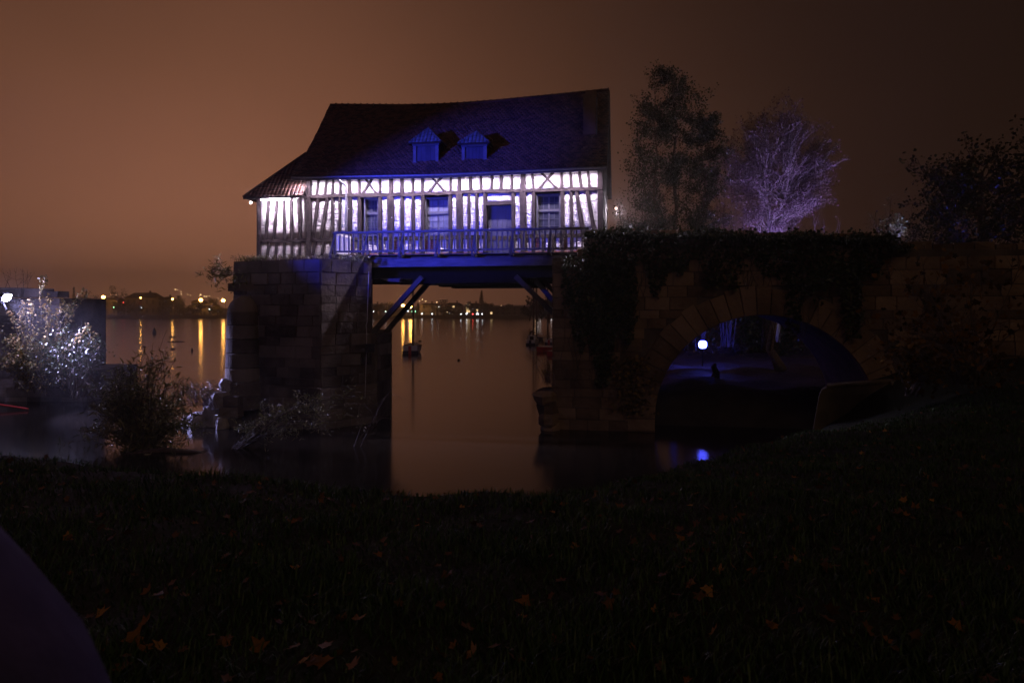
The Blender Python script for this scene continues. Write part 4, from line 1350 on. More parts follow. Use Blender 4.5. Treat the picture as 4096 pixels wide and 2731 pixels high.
def bushy(name, px, py, d, z0, rx, rz, label, cat, n, size, mat, tm=OVAL, seed=1, n_parts=0, group=None, ry=None, stems=8, bark='bark', spread=.14):
    """shrub grown from stems that fill an ellipsoid centred at px, py"""
    rg = random.Random(seed)
    c = at(px, py, d); base = Vector((c.x, d, z0)); cc = c - base
    root = empty(name, base); tag(root, label, cat, group)
    mb = MB(); tips = []
    ry = ry or rx
    for i in range(stems):
        for _ in range(20):
            v = Vector((rg.gauss(0, 1), rg.gauss(0, 1), rg.gauss(0, 1))); v.normalize(); v = v * rg.uniform(.55, 1.0)
            if v.z > -.75: break
        t = cc + Vector((v.x * rx, v.y * ry, v.z * rz))
        s = Vector((rg.uniform(-.2, .2) * rx, rg.uniform(-.2, .2) * ry, 0))
        mid = s.lerp(t, .55) + Vector((rg.gauss(0, .08) * rx, rg.gauss(0, .08) * ry, .15 * rz))
        mb.tube([s, s.lerp(mid, .5), mid, t], [.03, .024, .016, .008], 4, cap=False)
        for k in range(5):
            q = mid.lerp(t, rg.uniform(-.3, .9))
            dd = (t - mid).normalized() + Vector((rg.gauss(0, .6), rg.gauss(0, .6), rg.gauss(0, .4)))
            grow(mb, tips, q, dd, (rx + rz) * .22 * rg.uniform(.6, 1.3), .01, 1, 2, rg, up=.02, wander=.2, kids=(2, 4), nseg=3)
    mb.build('stems', M[bark], root)
    per = max(1, int(n / max(len(tips), 1)))
    pts, sz = spray(tips, per, spread, size)
    if len(pts) > n: 
        sel = nrg.permutation(len(pts))[:n]; pts, sz = pts[sel], sz[sel]
    foliage(root, pts, sz, tm, M[mat], n_parts=n_parts)
    return root
# low scrub along the bank behind the parapet
bushy('bank_shrub', 2760, 930, 33.5, 2.2, 2.2, 1.2, 'low dark scrub behind the parapet at the foot of the alders', 'shrub', 3500, .09, 'leaf_alder', seed=3, stems=16)
bushy('bank_shrub', 3080, 930, 34.0, 2.2, 2.0, 1.1, 'low violet-tinged scrub below the pale willow', 'shrub', 3000, .09, 'leaf_willow', NARROW, seed=4, stems=14)
bushy('bank_shrub', 2905, 770, 37.0, 2.2, 1.5, 2.6, 'thin violet-grey thicket between the alders and the pale willow', 'shrub', 2200, .085, 'leaf_willow', seed=19, stems=20)
bushy('bank_shrub', 2560, 830, 36.0, 2.2, 1.5, 1.9, 'loose dark scrub between the mill gable and the alders', 'shrub', 1500, .09, 'leaf_alder', seed=20, stems=18)
bushy('bank_shrub', 3290, 905, 36.0, 2.2, 1.3, 1.4, 'thin twiggy scrub right of the pale willow', 'shrub', 900, .08, 'leaf_willow', NARROW, seed=9, stems=12)
bushy('lit_shrub', 3545, 895, 30.0, 2.6, .78, 1.25, 'small blue-lit shrub above the parapet right of the willow', 'shrub', 1500, .13, 'leaf_osier', NARROW, seed=6, stems=16, spread=.09)

def dark_tree(px, py, d, rx, rz, label, seed, n=2600, size=.3):
    rg = random.Random(seed); c = at(px, py, d); base = Vector((c.x, d, 2.6))
    root = empty('park_tree', base); tag(root, label, 'tree', 'dark park trees on the right')
    mb = MB(); tips = []; cz = c.z - 2.6
    mb.tube([(0, 0, 0), (.1, 0, cz * .4), (0, .1, cz * .8), (0, 0, cz)], [.45, .36, .26, .2], 8); mb.build('trunk', M['bark'], root)
    mb = MB()
    for i in range(22):
        an = rg.uniform(0, 6.283); dd = Vector((math.cos(an), math.sin(an), rg.uniform(.1, 1.4)))
        grow(mb, tips, (0, 0, cz * rg.uniform(.45, 1.0)), dd, (rx + rz) * .34 * rg.uniform(.7, 1.2), .09, 0, 2, rg, up=.05, wander=.2, kids=(3, 4), ang=(25, 55), shrink=.6, sides=4, nseg=3)
    mb.build('branches', M['bark'], root)
    pts, sz = spray(tips, 3, .35, size); sel = nrg.permutation(len(pts))[:n]
    foliage(root, pts[sel], sz[sel], OVAL, M['leaf_alder'], name='crown')
dark_tree(3800, 720, 60, 3.0, 3.4, 'dark round park tree, leftmost beyond the right end of the bridge', 2)
dark_tree(3925, 690, 62, 2.6, 4.0, 'tall dark park tree, middle one beyond the right end of the bridge', 3)
dark_tree(4150, 700, 52, 3.2, 4.2, 'dark park tree cut by the right edge of the picture', 8)
bushy('bank_shrub', 3700, 900, 50, 2.6, 3.2, 1.8, 'dark hedge under the park trees at the right end of the bridge', 'hedge', 2600, .2, 'leaf_alder', seed=15, stems=18, spread=.3)

bushy('bank_shrub', 2900, 1330, 44, 1.2, 4.2, 2.2, 'dark hedge closing the view behind the bridge arch', 'hedge', 5000, .2, 'leaf_alder', seed=51, stems=34, spread=.3, ry=1.6)
bushy('bank_shrub', 3280, 1330, 43, 1.2, 4.0, 2.3, 'dark thicket behind the right half of the bridge arch', 'hedge', 4000, .2, 'leaf_alder', seed=52, stems=28, spread=.3, ry=1.6)

# ================================================================ ivy on the bridge
def ivy(label, regions, n, base, seed, size=.11, mat='leaf_ivy', extra=None):
    root = lroot('ivy', base); tag(root, label, 'ivy', 'ivy on the bridge')
    pts = []
    tot = sum(r[4] for r in regions)
    for (u0, u1, z0, z1, wgt) in regions:
        k = int(n * wgt / tot)
        u = nrg.uniform(u0, u1, k); q = nrg.random(k) ** .8
        edge = z0 + (z1 - z0) * (.28 + .25 * np.sin(u * 2.9 + seed) + .16 * np.sin(u * 7.1))
        z = edge * 0 + z1 - q * (z1 - z0)
        keep = z > edge - nrg.random(k) * .3
        u, z = u[keep], z[keep]
        th = np.abs(nrg.normal(.04, .06, len(u))) + .05 * (1 + np.sin(u * 1.7 + z * 1.3))
        pts.append(np.stack([u, np.full(len(u), BF) - .05 - th, z], -1))
    pts = np.concatenate(pts) - np.array(base)
    mb = MB(base); rg = random.Random(seed)
    for (u0, u1, z0, z1, wgt) in regions:
        for k in range(int((u1 - u0) * 3) + 2):
            u = rg.uniform(u0, u1); pl = [(u + rg.gauss(0, .05) * i * .5, BF - .06, z1 - (z1 - z0) * i / 6) for i in range(7)]
            mb.tube(pl, .012, 4, cap=False)
    mb.build('vines', M['bark'], root)
    foliage(root, pts, size * nrg.uniform(.6, 1.4, len(pts)), IVY, M[mat], flat=.2)
    return root
ivy('dense dark ivy curtain over the left pier of the bridge', [(10.75, 13.3, 1.6, 6.1, 5), (11.5, 14.0, 4.6, 7.0, 2.0)], 6500, (12.3, BF, 0), 1)
ivy('dark ivy hanging in tails over the arch crown', [(14.0, 17.2, 4.9, 6.95, 2.2), (18.2, 20.6, 3.3, 6.85, 3.2), (17.0, 18.4, 5.0, 6.8, 1), (20.2, 21.6, 5.2, 6.75, 1.0)], 5000, (17.8, BF, 4), 2)
# ivy cushion along the parapet top
root = lroot('ivy', (15.5, BF + .2, 6.6)); tag(root, 'ivy cushion growing along the top of the parapet', 'ivy', 'ivy on the bridge')
k = 7000; u = nrg.uniform(11.5, 22.0, k)
z = np.array([top_z(x) for x in u]) + np.abs(nrg.normal(0, .07, k)) * (1 + .8 * np.sin(u * 2.1)) - .06
pts = np.stack([u, BF + nrg.normal(.1, .3, k), z], -1) - np.array((15.5, BF + .2, 6.6))
foliage(root, pts, .1 * nrg.uniform(.6, 1.4, k), IVY, M['leaf_ivy'], flat=.3)
# yellow creeper leaves low on the pier
root = lroot('creeper', (13.0, BF, 1.2)); tag(root, 'yellowing creeper low on the bridge pier left of the arch', 'creeper')
k = 420; u = nrg.normal(13.1, .38, k); z = nrg.uniform(.6, 2.6, k)
foliage(root, np.stack([u - 13, -.12 - np.abs(nrg.normal(0, .06, k)), z - 1.2], -1), .12 * nrg.uniform(.6, 1.3, k), IVY, M['leaf_ivy_y'], flat=.2)

# ================================================================ ruined pier at the left edge
rp_d = 31.5
ruin = empty('ruined_pier', (-25, rp_d + 2, 0)); tag(ruin, 'ruined stone bridge pier with loose coping at the left edge', 'ruin')
rb = Vector((-25, rp_d + 2, 0))
xr = at(235, 0, rp_d).x; xl = at(345, 0, rp_d - .3).x
m = MB(rb); m.prism([(-34, rp_d + .1, -.6), (xl, rp_d - .2, -.6), (xl, rp_d + 4, -.6), (-34, rp_d + 4, -.6)], (0, 0, 2.0)); m.build('core', M['joint'], ruin)
m = MB(rb); m.prism([(-34, rp_d + .2, 1.0), (xr, rp_d + .1, 1.0), (xr + .1, rp_d + 3.5, 1.0), (-34, rp_d + 3.5, 1.0)], (0, 0, 3.75)); m.build('core', M['joint'], ruin)
lay(ruin, rb, (-26.5, rp_d + .2), (xr, rp_d + .1), 1.4, 4.75, .4, (.6, 1.1))
lay(ruin, rb, (-26.5, rp_d), (xl, rp_d - .2), -.1, 1.4, .38, (.6, 1.2))
for (p0, p1, zt) in ((-30, 92, .46), (100, 175, .42), (178, 236, .30), (-110, -34, .4)):
    x0 = at(p0, 0, rp_d).x; x1 = at(p1, 0, rp_d).x
    link('coping_stone', BLK['stone'][int(abs(p0)) % 6], ruin, Vector(((x0 + x1) / 2, rp_d - .1, 4.78)) - rb, rot=(0, R(rng.uniform(-1.5, 1.5)), R(rng.uniform(-3, 3))), scale=(x1 - x0, 1.6, zt))
for i in range(5):   # dry stems on top
    x = at(20 + i * 25, 0, rp_d + 1).x
    mb = MB(); tips = []
    if i == 0:
        dr = empty('dry_shrub', (x, rp_d + 1, 5.1)); tag(dr, 'bare twiggy shrub on top of the ruined pier', 'shrub'); 
    grow(mb, tips, (x - dr.location.x, 0, 0), (rng.uniform(-.3, .3), 0, 1), .6, .012, 0, 2, random.Random(60 + i), kids=(1, 3), nseg=3)
    mb.build('stem', M['bark'], dr)

# big shrub lit by the lamp
def lit_bush():
    rg = random.Random(21); d = 29.5; base = Vector((at(150, 0, d).x, d, .6))
    root = empty('leafy_shrub', base); tag(root, 'large leafy shrub in front of the ruined pier, its top lit dazzling white', 'shrub')
    mb = MB(); tips = []; shoots = []
    def arch(p, q, r=.02):
        p = Vector(p); q = Vector(q); mid = p.lerp(q, .55) + Vector((rg.gauss(0, .1), rg.gauss(0, .1), .25))
        pts = [p, p.lerp(mid, .5), mid, mid.lerp(q, .5), q]
        mb.tube(pts, [r, r * .8, r * .6, r * .4, .005], 4, cap=False)
        return pts
    c = at(150, 1420, d) - base
    for i in range(95):
        an = rg.uniform(0, 6.283); e = rg.uniform(-.5, 1.0); rr = rg.uniform(.5, 1.0)
        q = c + Vector((math.cos(an) * 2.15 * rr * math.cos(e * .9), math.sin(an) * 1.2 * rr * math.cos(e * .9), math.sin(e) * 1.5 * rr))
        shoots.append(arch((rg.uniform(-1.0, 1.0), rg.uniform(-.3, .6), rg.uniform(0, .5)), q))
    for (px, py) in ((183, 1112), (100, 1215), (75, 1232), (40, 1240), (215, 1250), (250, 1200), (240, 1330), (275, 1380), (195, 1190), (330, 1330), (120, 1200), (400, 1390), (390, 1330), (360, 1300), (290, 1215), (340, 1165)):
        q = at(px, py, d - .4 + rg.uniform(-.3, .5)) - base
        s = Vector((q.x * .55 - .1, q.y * .4, max(.3, q.z - 2.0)))
        for t in range(2): shoots.append(arch(s + Vector((rg.gauss(0, .1), 0, 0)), q + Vector((rg.gauss(0, .05), rg.gauss(0, .05), rg.gauss(0, .05))), .014))
    mb.build('stems', M['bark'], root)
    P_ = []
    for pts in shoots:
        for k in range(52):
            t = rg.random() ** .7 * (len(pts) - 1); i = min(int(t), len(pts) - 2)
            P_.append(tuple(pts[i].lerp(pts[i + 1], t - i) + Vector((rg.gauss(0, .05), rg.gauss(0, .05), rg.gauss(0, .05)))))
    P_ = np.array(P_); sz = .105 * nrg.uniform(.6, 1.35, len(P_))
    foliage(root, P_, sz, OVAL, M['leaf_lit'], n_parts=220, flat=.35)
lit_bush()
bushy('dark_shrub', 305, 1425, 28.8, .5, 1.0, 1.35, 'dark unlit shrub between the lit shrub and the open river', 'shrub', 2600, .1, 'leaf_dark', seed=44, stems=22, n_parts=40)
# red pole floating below
m = MB(); a = at(-40, 1602, 29.0); b_ = at(112, 1636, 28.6); a.z, b_.z = .25, .06
m.tube([a - a, b_ - a], .05, 6)
rpole = m.build('red_pole', M['red_paint'], loc=a); tag(rpole, 'thin red pole lying in the water at the left edge', 'pole')

# ================================================================ willow shrub standing in the water
def osier(name, px, pyb, d, targets, label, seed, nleaf=26, size=.17, n_parts=150, cat='shrub', mat='leaf_osier', tm=NARROW, z0=-.1, rstem=.022, branch=3):
    rg = random.Random(seed); base = Vector((at(px, 0, d).x, d, z0))
    root = empty(name, base); tag(root, label, cat)
    mb = MB(); P_ = []
    for (x, y, dd) in targets:
        q = at(x, y, d + dd) - base
        s = Vector((rg.gauss(0, .12), rg.gauss(0, .12), 0))
        mid = s.lerp(q, .5) + Vector((rg.gauss(0, .12), rg.gauss(0, .12), .12 * q.length))
        pts = [s, s.lerp(mid, .55) + Vector((rg.gauss(0, .04), 0, .02)), mid, mid.lerp(q, .5) + Vector((rg.gauss(0, .05), 0, .03)), q]
        mb.tube(pts, [rstem, rstem * .8, rstem * .6, rstem * .4, .005], 4, cap=False)
        tw = [pts]
        for k in range(branch):
            i = rg.randint(1, 3); st = pts[i].lerp(pts[i + 1], rg.random())
            e = st + Vector((rg.gauss(0, .35), rg.gauss(0, .35), rg.gauss(.1, .28)))
            pp = [st, st.lerp(e, .5) + Vector((0, 0, .05)), e]; mb.tube(pp, [.008, .006, .004], 3, cap=False); tw.append(pp)
        for pp in tw:
            for k in range(nleaf if pp is pts else nleaf // 2):
                t = (.35 + .65 * rg.random()) * (len(pp) - 1); i = min(int(t), len(pp) - 2)
                P_.append(tuple(pp[i].lerp(pp[i + 1], t - i) + Vector((rg.gauss(0, .07), rg.gauss(0, .07), rg.gauss(0, .07)))))
    mb.build('stems', M['bark'], root)
    if nleaf:
        P_ = np.array(P_); foliage(root, P_, size * nrg.uniform(.6, 1.3, len(P_)), tm, M[mat], n_parts=n_parts)
    return root
rg = random.Random(77); tg = []
for i in range(105):
    an = rg.uniform(0, math.pi); rr = rg.uniform(.45, 1.0)
    tg.append((560 + 195 * math.cos(an) * rr + (20 if an < 1.5 else -10), 1730 - 300 * math.sin(an) ** .8 * rr, rg.uniform(-1.0, 1.0)))
tg += [(rg.uniform(330, 780), rg.uniform(1690, 1800), rg.uniform(-.6, .8)) for _ in range(36)]
tg += [(520, 1440, 0), (545, 1445, .2), (665, 1410, 0), (700, 1440, .1), (350, 1500, 0), (400, 1560, 0), (735, 1510, 0), (480, 1500, 0)]
osier('osier_shrub', 560, 1790, 20.6, tg, 'dark willow shrub standing in the water left of the pier', 5, nleaf=13, size=.21, n_parts=200)
# bare crooked twig over it
root = osier('bare_twig', 600, 1700, 20.3, [(612, 1370, 0), (634, 1385, 0), (570, 1415, 0)], 'bare crooked twig rising above the dark willow shrub', 6, nleaf=0, rstem=.02, branch=1)
# trailing branches in front of the pier
tg = [(x, y, rng.uniform(-.6, .4)) for x, y in ((1010, 1690), (1060, 1660), (1120, 1625), (1170, 1660), (1200, 1640), (1250, 1620), (1285, 1600), (1240, 1700), (1330, 1690), (1390, 1650), (1440, 1610), (1470, 1585), (1500, 1560), (1100, 1720), (1180, 1730), (1290, 1715), (1370, 1690), (1450, 1660))]
osier('trailing_branch', 930, 1790, 20.8, tg, 'leafy willow branch trailing over the water before the pier', 8, nleaf=34, size=.13, n_parts=120, branch=3, cat='branch')
tg = [(x, y, rng.uniform(-.3, .3)) for x, y in ((1530, 1600), (1560, 1570), (1590, 1530), (1600, 1580))]
osier('bare_branch', 1420, 1680, 21.0, tg, 'thin bare branch reaching into the gap from the trailing willow', 9, nleaf=0, rstem=.01, branch=3, cat='branch')
# half-sunk log and shrub stump
m = MB(); a = at(350, 1800, 20.2); pts = [Vector((1.2, -.3, -.05)), Vector((1.7, -.1, .0)), Vector((2.3, .05, .03)), Vector((3.1, -.1, .02)), Vector((3.7, .2, -.08))]
m.tube(pts, [.05, .09, .1, .08, .04], 8); lg = m.build('sunken_log', M['bark'], loc=(a.x, a.y, 0), smooth=True); tag(lg, 'dark half-sunk log at the foot of the willow shrub', 'log')

# weeds on the rubble toe and ledge
def weeds(name, loc, n, hgt, spread, label, seed, mat, leafsize=.0, cat='weeds', lean=(0, 0)):
    rg = random.Random(seed); root = empty(name, loc); tag(root, label, cat)
    mb = MB(); P_ = []
    for i in range(n):
        x, y = rg.gauss(0, spread[0]), rg.gauss(0, spread[1]); h = hgt * rg.uniform(.4, 1.2)
        dx, dy = rg.gauss(lean[0], .4) * h, rg.gauss(lean[1], .4) * h
        pts = [Vector((x, y, 0)), Vector((x + dx * .4, y + dy * .4, h * .6)), Vector((x + dx, y + dy, h))]
        mb.tube(pts, [.008, .006, .003], 3, cap=False)
        for k in range(4): P_.append(tuple(pts[1].lerp(pts[2], rg.random())))
    mb.build('stalks', M[mat], root)
    if leafsize:
        P_ = np.array(P_); foliage(root, P_, leafsize * nrg.uniform(.5, 1.3, len(P_)), NARROW, M['leaf_osier'])
    return root
toe = ML @ Vector((-1.9, -3.6, 1.0))
weeds('weeds', (toe.x, toe.y, .75), 170, .8, (.55, .3), 'tangled pale weeds on the rubble at the foot of the pier', 1, 'leaf_willow', .12, lean=(-.4, -.2))
weeds('weeds', ML @ Vector((.8, -2.6, 6.02)), 230, .22, (1.0, .25), 'dry grass tuft on top of the left pier', 2, 'leaf_willow', .08)
weeds('weeds', ML @ Vector((2.9, -2.0, 5.98)), 130, .25, (.3, .35), 'leafy weeds at the top corner of the pier below the balcony', 3, 'leaf_osier', .14)
weeds('weeds', ML @ Vector((-.9, -2.4, 6.02)), 150, .2, (.3, .2), 'dark moss and grass on the left end of the pier top', 5, 'leaf_ivy', .08)
weeds('weeds', ML @ Vector((10.15, -1.6, 1.55)), 60, 1.0, (.12, .5), 'dry stalks growing on the stone stump left of the bridge', 4, 'leaf_willow', .1, lean=(-.2, 0))
osier('hanging_sprig', 940, 1100, 24.6, [(830, 1110, 0), (845, 1130, 0), (870, 1160, -.1), (860, 1080, 0), (905, 1165, 0), (900, 1085, 0)], 'leafy sprig hanging out from the top left of the pier', 12, nleaf=24, size=.2, n_parts=60, z0=at(0, 1100, 24.6).z, rstem=.012, cat='plant', branch=2)

# rope and small box on the pier
m = MB(); q = [ML @ Vector((3.3, -2.3, z)) for z in (5.55, 5.3, 4.4, 3.5, 3.3, 2.6, 1.5, .9)]
q = [at(1475, 1085, 24.9), at(1472, 1180, 24.9), at(1468, 1290, 24.9), at(1464, 1300, 24.9), at(1467, 1340, 24.9), at(1465, 1420, 24.9), at(1462, 1520, 24.9), at(1460, 1590, 24.9)]
m.tube([p - q[-1] for p in q], .012, 5); rp_ = m.build('rope', M['rope'], loc=q[-1]); tag(rp_, 'pale rope hanging down the right edge of the pier', 'rope')
a = at(1482, 1392, 24.75); m = MB(); m.box((-.17, -.06, -.14), (.16, .06, .13)); m.box((-.19, -.07, .13), (.19, .07, .15)); gb = m.build('gauge_box', M['iron'], loc=a); tag(gb, 'small grey box fixed on the pier beside the rope', 'box')

# ================================================================ right foreground
bm_root = bushy('maple_bush', 3860, 1290, 16.5, 2.4, 1.55, 1.9, 'yellow-leaved maple bush before the bridge wall at the right edge', 'bush', 800, .17, 'leaf_maple', MAPLE, seed=17, n_parts=200, stems=26, spread=.2)
bushy('maple_bush', 3650, 1440, 17.5, 2.0, 1.0, .55, 'low yellow maple seedlings at the foot of the bridge wall', 'bush', 420, .15, 'leaf_maple', MAPLE, seed=18, n_parts=120, stems=12, spread=.15)
# low concrete wing wall
ww = empty('wing_wall', at(3420, 1600, 19.5)); tag(ww, 'low sloping concrete wing wall between the lawn and the arch', 'wall')
a0 = at(3245, 1730, 18.4); a1 = at(3290, 1553, 18.6); a2 = at(3590, 1530, 20.6)
m = MB(ww.location)
poly = [(a0.x, a0.y, -.3), (a0.x + .04, a0.y + .02, .9), (a1.x - .12, a1.y - .05, a1.z - .25), (a1.x - .02, a1.y, a1.z - .06), (a1.x + .15, a1.y + .1, a1.z), (a2.x, a2.y, a2.z), (a2.x, a2.y, .5), (a0.x + 1.0, a0.y + .5, -.3)]
m.prism(poly, (.25, .55, 0)); m.build('wall_body', M['concrete'], ww)
m = MB(ww.location); p_ = [Vector((a1.x + .15, a1.y + .06, a1.z + .012)), Vector((a2.x, a2.y - .04, a2.z + .012)), Vector((a2.x + .3, a2.y + .6, a2.z + .012)), Vector((a1.x + .45, a1.y + .68, a1.z + .012))]
m.prism(p_, (0, 0, .06)); m.build('coping', M['concrete'], ww)
# stump on the mound under the arch
st = at(2860, 1480, 29); m = MB(); m.tube([(0, 0, 0), (.05, 0, .25), (-.05, 0, .5), (.02, 0, .62)], [.2, .15, .12, .06], 7); so = m.build('stump', M['bark'], loc=(st.x, st.y, st.z - .35)); tag(so, 'small dark stump on the bank seen under the arch', 'stump')
dt = at(3085, 1350, 34); m = MB(); tips = []
trk = empty('leaning_tree', (dt.x, 34, 1.2)); tag(trk, 'thick leaning trunk on the bank seen under the arch', 'tree')
m.tube([(.5, 0, 0), (.2, 0, .6), (-.1, 0, 1.1), (.05, 0, 1.9), (.3, 0, 3.2)], [.3, .22, .2, .18, .16], 8); m.build('trunk', M['bark_pale'], trk, smooth=True)

# ================================================================ boats and buoys
def hull(mb, L, Bm, H, draft=.25, n=9, axis='y', stern=.75):
    """hull along +y from the transom at y = 0; bottom under water"""
    secs = []
    for i in range(n):
        t = i / (n - 1); w = Bm / 2 * (stern + (1 - stern) * math.sin(math.pi * min(t * 1.1, .5) )) if t < .45 else Bm / 2 * math.cos((t - .45) / .55 * math.pi / 2) ** .7
        w = max(w, .02); sh = H * (1 + .25 * (2 * t - 1) ** 2)
        secs.append([(-w, t * L, sh), (-w * .92, t * L, H * .35), (-w * .55, t * L, -draft), (0, t * L, -draft * 1.2), (w * .55, t * L, -draft), (w * .92, t * L, H * .35), (w, t * L, sh)])
    vs = [p for s in secs for p in s]; fs = []
    for i in range(n - 1):
        for k in range(6):
            a = i * 7 + k; fs.append((a, a + 1, a + 8, a + 7))
        fs.append((i * 7 + 6, i * 7, i * 7 + 7, i * 7 + 13)) if False else None
    fs = [f for f in fs if f]
    fs.append(tuple(range(6, -1, -1)))
    mb.add(vs, fs)
    deck = [(s[0][0] * .96, s[0][1], s[0][2] - .06) for s in secs] + [(s[6][0] * .96, s[6][1], s[6][2] - .06) for s in secs[::-1]]
    mb.add(deck, [tuple(range(len(deck)))])
def dinghy(px, pyw, wpx, mast_top, label, mats, rz=0.0, cabin=False, group=None, boom=True, L=5.5):
    d = CAM_Z * FPX / (pyw - HOR); x = (px - 2048) / FPX * d; Bm = wpx / FPX * d
    root = empty('sailing_boat', (x, d, 0), rz); tag(root, label, 'boat', group)
    m = MB(); hull(m, L, Bm, Bm * .36); hl = m.build('hull', mats[0], root)
    m = MB(); m.tube([(-Bm * .36, 0.02, Bm * .45), (-Bm * .5, L * .25, Bm * .4), (-Bm * .49, L * .5, Bm * .38), (0, L, Bm * .47), (Bm * .49, L * .5, Bm * .38), (Bm * .5, L * .25, Bm * .4), (Bm * .36, .02, Bm * .45)], .05, 5); m.build('gunwale', mats[2], hl)
    m = MB(); m.box((-Bm * .42, -.03, -.05), (Bm * .42, -.005, Bm * .17)); m.build('boot_stripe', M['navy'], hl)
    m = MB(); m.box((-.16, -.22, -.3), (.1, -.04, Bm * .42)); m.build('rudder', mats[1], root)
    if mast_top:
        zt = CAM_Z + (HOR - mast_top) / FPX * (d + L * .55)
        m = MB(); m.tube([(0, L * .55, .2), (0, L * .55, zt)], [.11, .08], 6); ms = m.build('mast', M['bark'], root)
        zc = CAM_Z + (HOR - 1292) / FPX * d
        if boom: m = MB(); m.tube([(-.75, L * .55, zc), (.7, L * .55, zc)], .02, 5); m.build('spreader', M['mast'], ms)
        m = MB()
        for e in ((-Bm * .45, L * .5, .7), (Bm * .45, L * .5, .7), (0, L, .8), (0, 0.1, .8)): m.tube([(0, L * .55, zt - .2), e], .008, 3, cap=False)
        m.build('rigging', M['iron'], ms)
    if cabin:
        m = MB(); z = Bm * .36
        m.hexa([(-Bm * .38, L * .2, z), (Bm * .38, L * .2, z), (Bm * .3, L * .7, z), (-Bm * .3, L * .7, z), (-Bm * .32, L * .25, z + .6), (Bm * .32, L * .25, z + .6), (Bm * .22, L * .62, z + .45), (-Bm * .22, L * .62, z + .45)])
        cb = m.build('cabin', mats[0], root)
        m = MB(); m.box((-.2, L * .2 - .02, z), (.25, L * .21, z + .5)); m.build('cabin_hatch', M['darkglass'], cb)
        m = MB(); m.beam((0, L * .52, z + 1.1), (-.1, L * .1, z + .9), .2, .22); m.build('furled_sail', M['navy'], root)
    return root
dinghy(1641, 1416, 76, 1123, 'moored open sailing boat with a tall bare mast in the middle of the gap', (M['white_paint'], M['red_paint'], M['bark']), rz=.06)
dinghy(2122, 1380, 46, 1060, 'white cabin sailing boat moored near the right pier', (M['white_paint'], M['navy'], M['mast']), rz=-.15, cabin=True, group='boats moored by the right bank')
dinghy(2158, 1366, 40, 1090, 'dark hulled sailing boat moored behind the white cabin boat', (M['navy'], M['navy'], M['mast']), rz=.1, group='boats moored by the right bank')
dinghy(2196, 1376, 40, 1150, 'small mast boat half hidden by the right pier', (M['white_paint'], M['red_paint'], M['mast']), rz=0, group='boats moored by the right bank', boom=False)
def rowboat(px, pyw, wpx, label, rz, m1, m2):
    d = CAM_Z * FPX / (pyw - HOR); x = (px - 2048) / FPX * d; Bm = wpx / FPX * d
    root = empty('rowing_boat', (x, d, 0), rz); tag(root, label, 'boat', 'boats moored by the right bank')
    m = MB(); hull(m, 3.6, Bm, Bm * .4); m.build('hull', m1, root)
    for yy in (.9, 1.9): m = MB(); m.box((-Bm * .42, yy, Bm * .36), (Bm * .42, yy + .3, Bm * .40)); m.build('thwart', m2, root)
    m = MB(); m.box((-Bm * .4, .1, Bm * .41), (Bm * .3, 2.6, Bm * .5)); m.build('cover', m2, root)
rowboat(2160, 1408, 42, 'red rowing boat with a pale cover near the right pier', -.5, M['red_paint'], M['white_paint'])
rowboat(2200, 1424, 40, 'red and white rowing boat touching the right pier', -.4, M['red_paint'], M['white_paint'])
def buoy(px, py, wpx, hpx, label):
    d = CAM_Z * FPX / (py - HOR); w_ = wpx / FPX * d; h = hpx / FPX * d
    root = empty('buoy', ((px - 2048) / FPX * d, d, 0)); tag(root, label, 'buoy', 'dark buoys on the river')
    m = MB(); m.lathe((0, 0, 0), [(w_ * .42, -.2), (w_ * .5, .0), (w_ * .5, h * .35), (w_ * .36, h * .5)], 14); m.build('float', M['navy'], root, smooth=True)
    m = MB(); m.lathe((0, 0, 0), [(w_ * .36, h * .5), (w_ * .3, h * .7), (w_ * .12, h * .95), (.01, h)], 14); m.build('top_cone', M['navy'], root, smooth=True)
buoy(617, 1334, 15, 24, 'larger dark conical buoy far out on the river')
buoy(768, 1404, 8, 14, 'smaller dark stump-like buoy nearer the left pier')
for i, (px, py, wd) in enumerate(((690, 1348, 30), (705, 1367, 70), (575, 1387, 18), (690, 1397, 22), (1835, 1442, 10), (1680, 1365, 16))):
    d = CAM_Z * FPX / (py - HOR); L = wd / FPX * d
    m = MB(); pts = [Vector((-L / 2, 0, .02)), Vector((-L * .2, .1, .06)), Vector((L * .2, -.1, .05)), Vector((L / 2, .05, .01))]
    m.tube(pts, [.04, .09, .08, .03], 6); o = m.build('driftwood', M['bark'], loc=((px - 2048) / FPX * d, d, 0))
    tag(o, ('thin dark driftwood floating beyond the willow shrub' if px < 1000 else 'thin dark driftwood floating under the mill'), 'driftwood', 'driftwood left of the pier' if px < 1000 else 'driftwood in the gap')

# ================================================================ far bank
def fpt(px, d=360.0): return (px - 2048) / FPX * d
def street_lamp(px, py, label, d=356, mat='sodium', r=.62, group='street lamps along the far quay'):
    zt = CAM_Z + (HOR - py) / FPX * d; x = fpt(px, d); z0 = float(far_z(np.array(x), np.array(float(d))))
    root = empty('street_lamp', (x, d, z0)); tag(root, label, 'street lamp', group)
    h = max(zt - z0, 1.5)
    m = MB(); m.tube([(1.2, 0, 0), (1.2, 0, h * .9), (1.0, 0, h + .5), (.2, 0, h + .55)], .09, 6); m.build('pole', M['iron'], root)
    r *= 1.25
    m = MB(); m.sphere((0, 0, h), r, 10, 6, .8); m.build('lantern', M[mat], root)
    m = MB(); m.lathe((0, 0, h + r * .8), [(r * .7, 0), (r * .4, .15), (.02, .22)], 8); m.build('hood', M['iron'], root)
names = ['first', 'second', 'third', 'fourth', 'fifth', 'sixth']
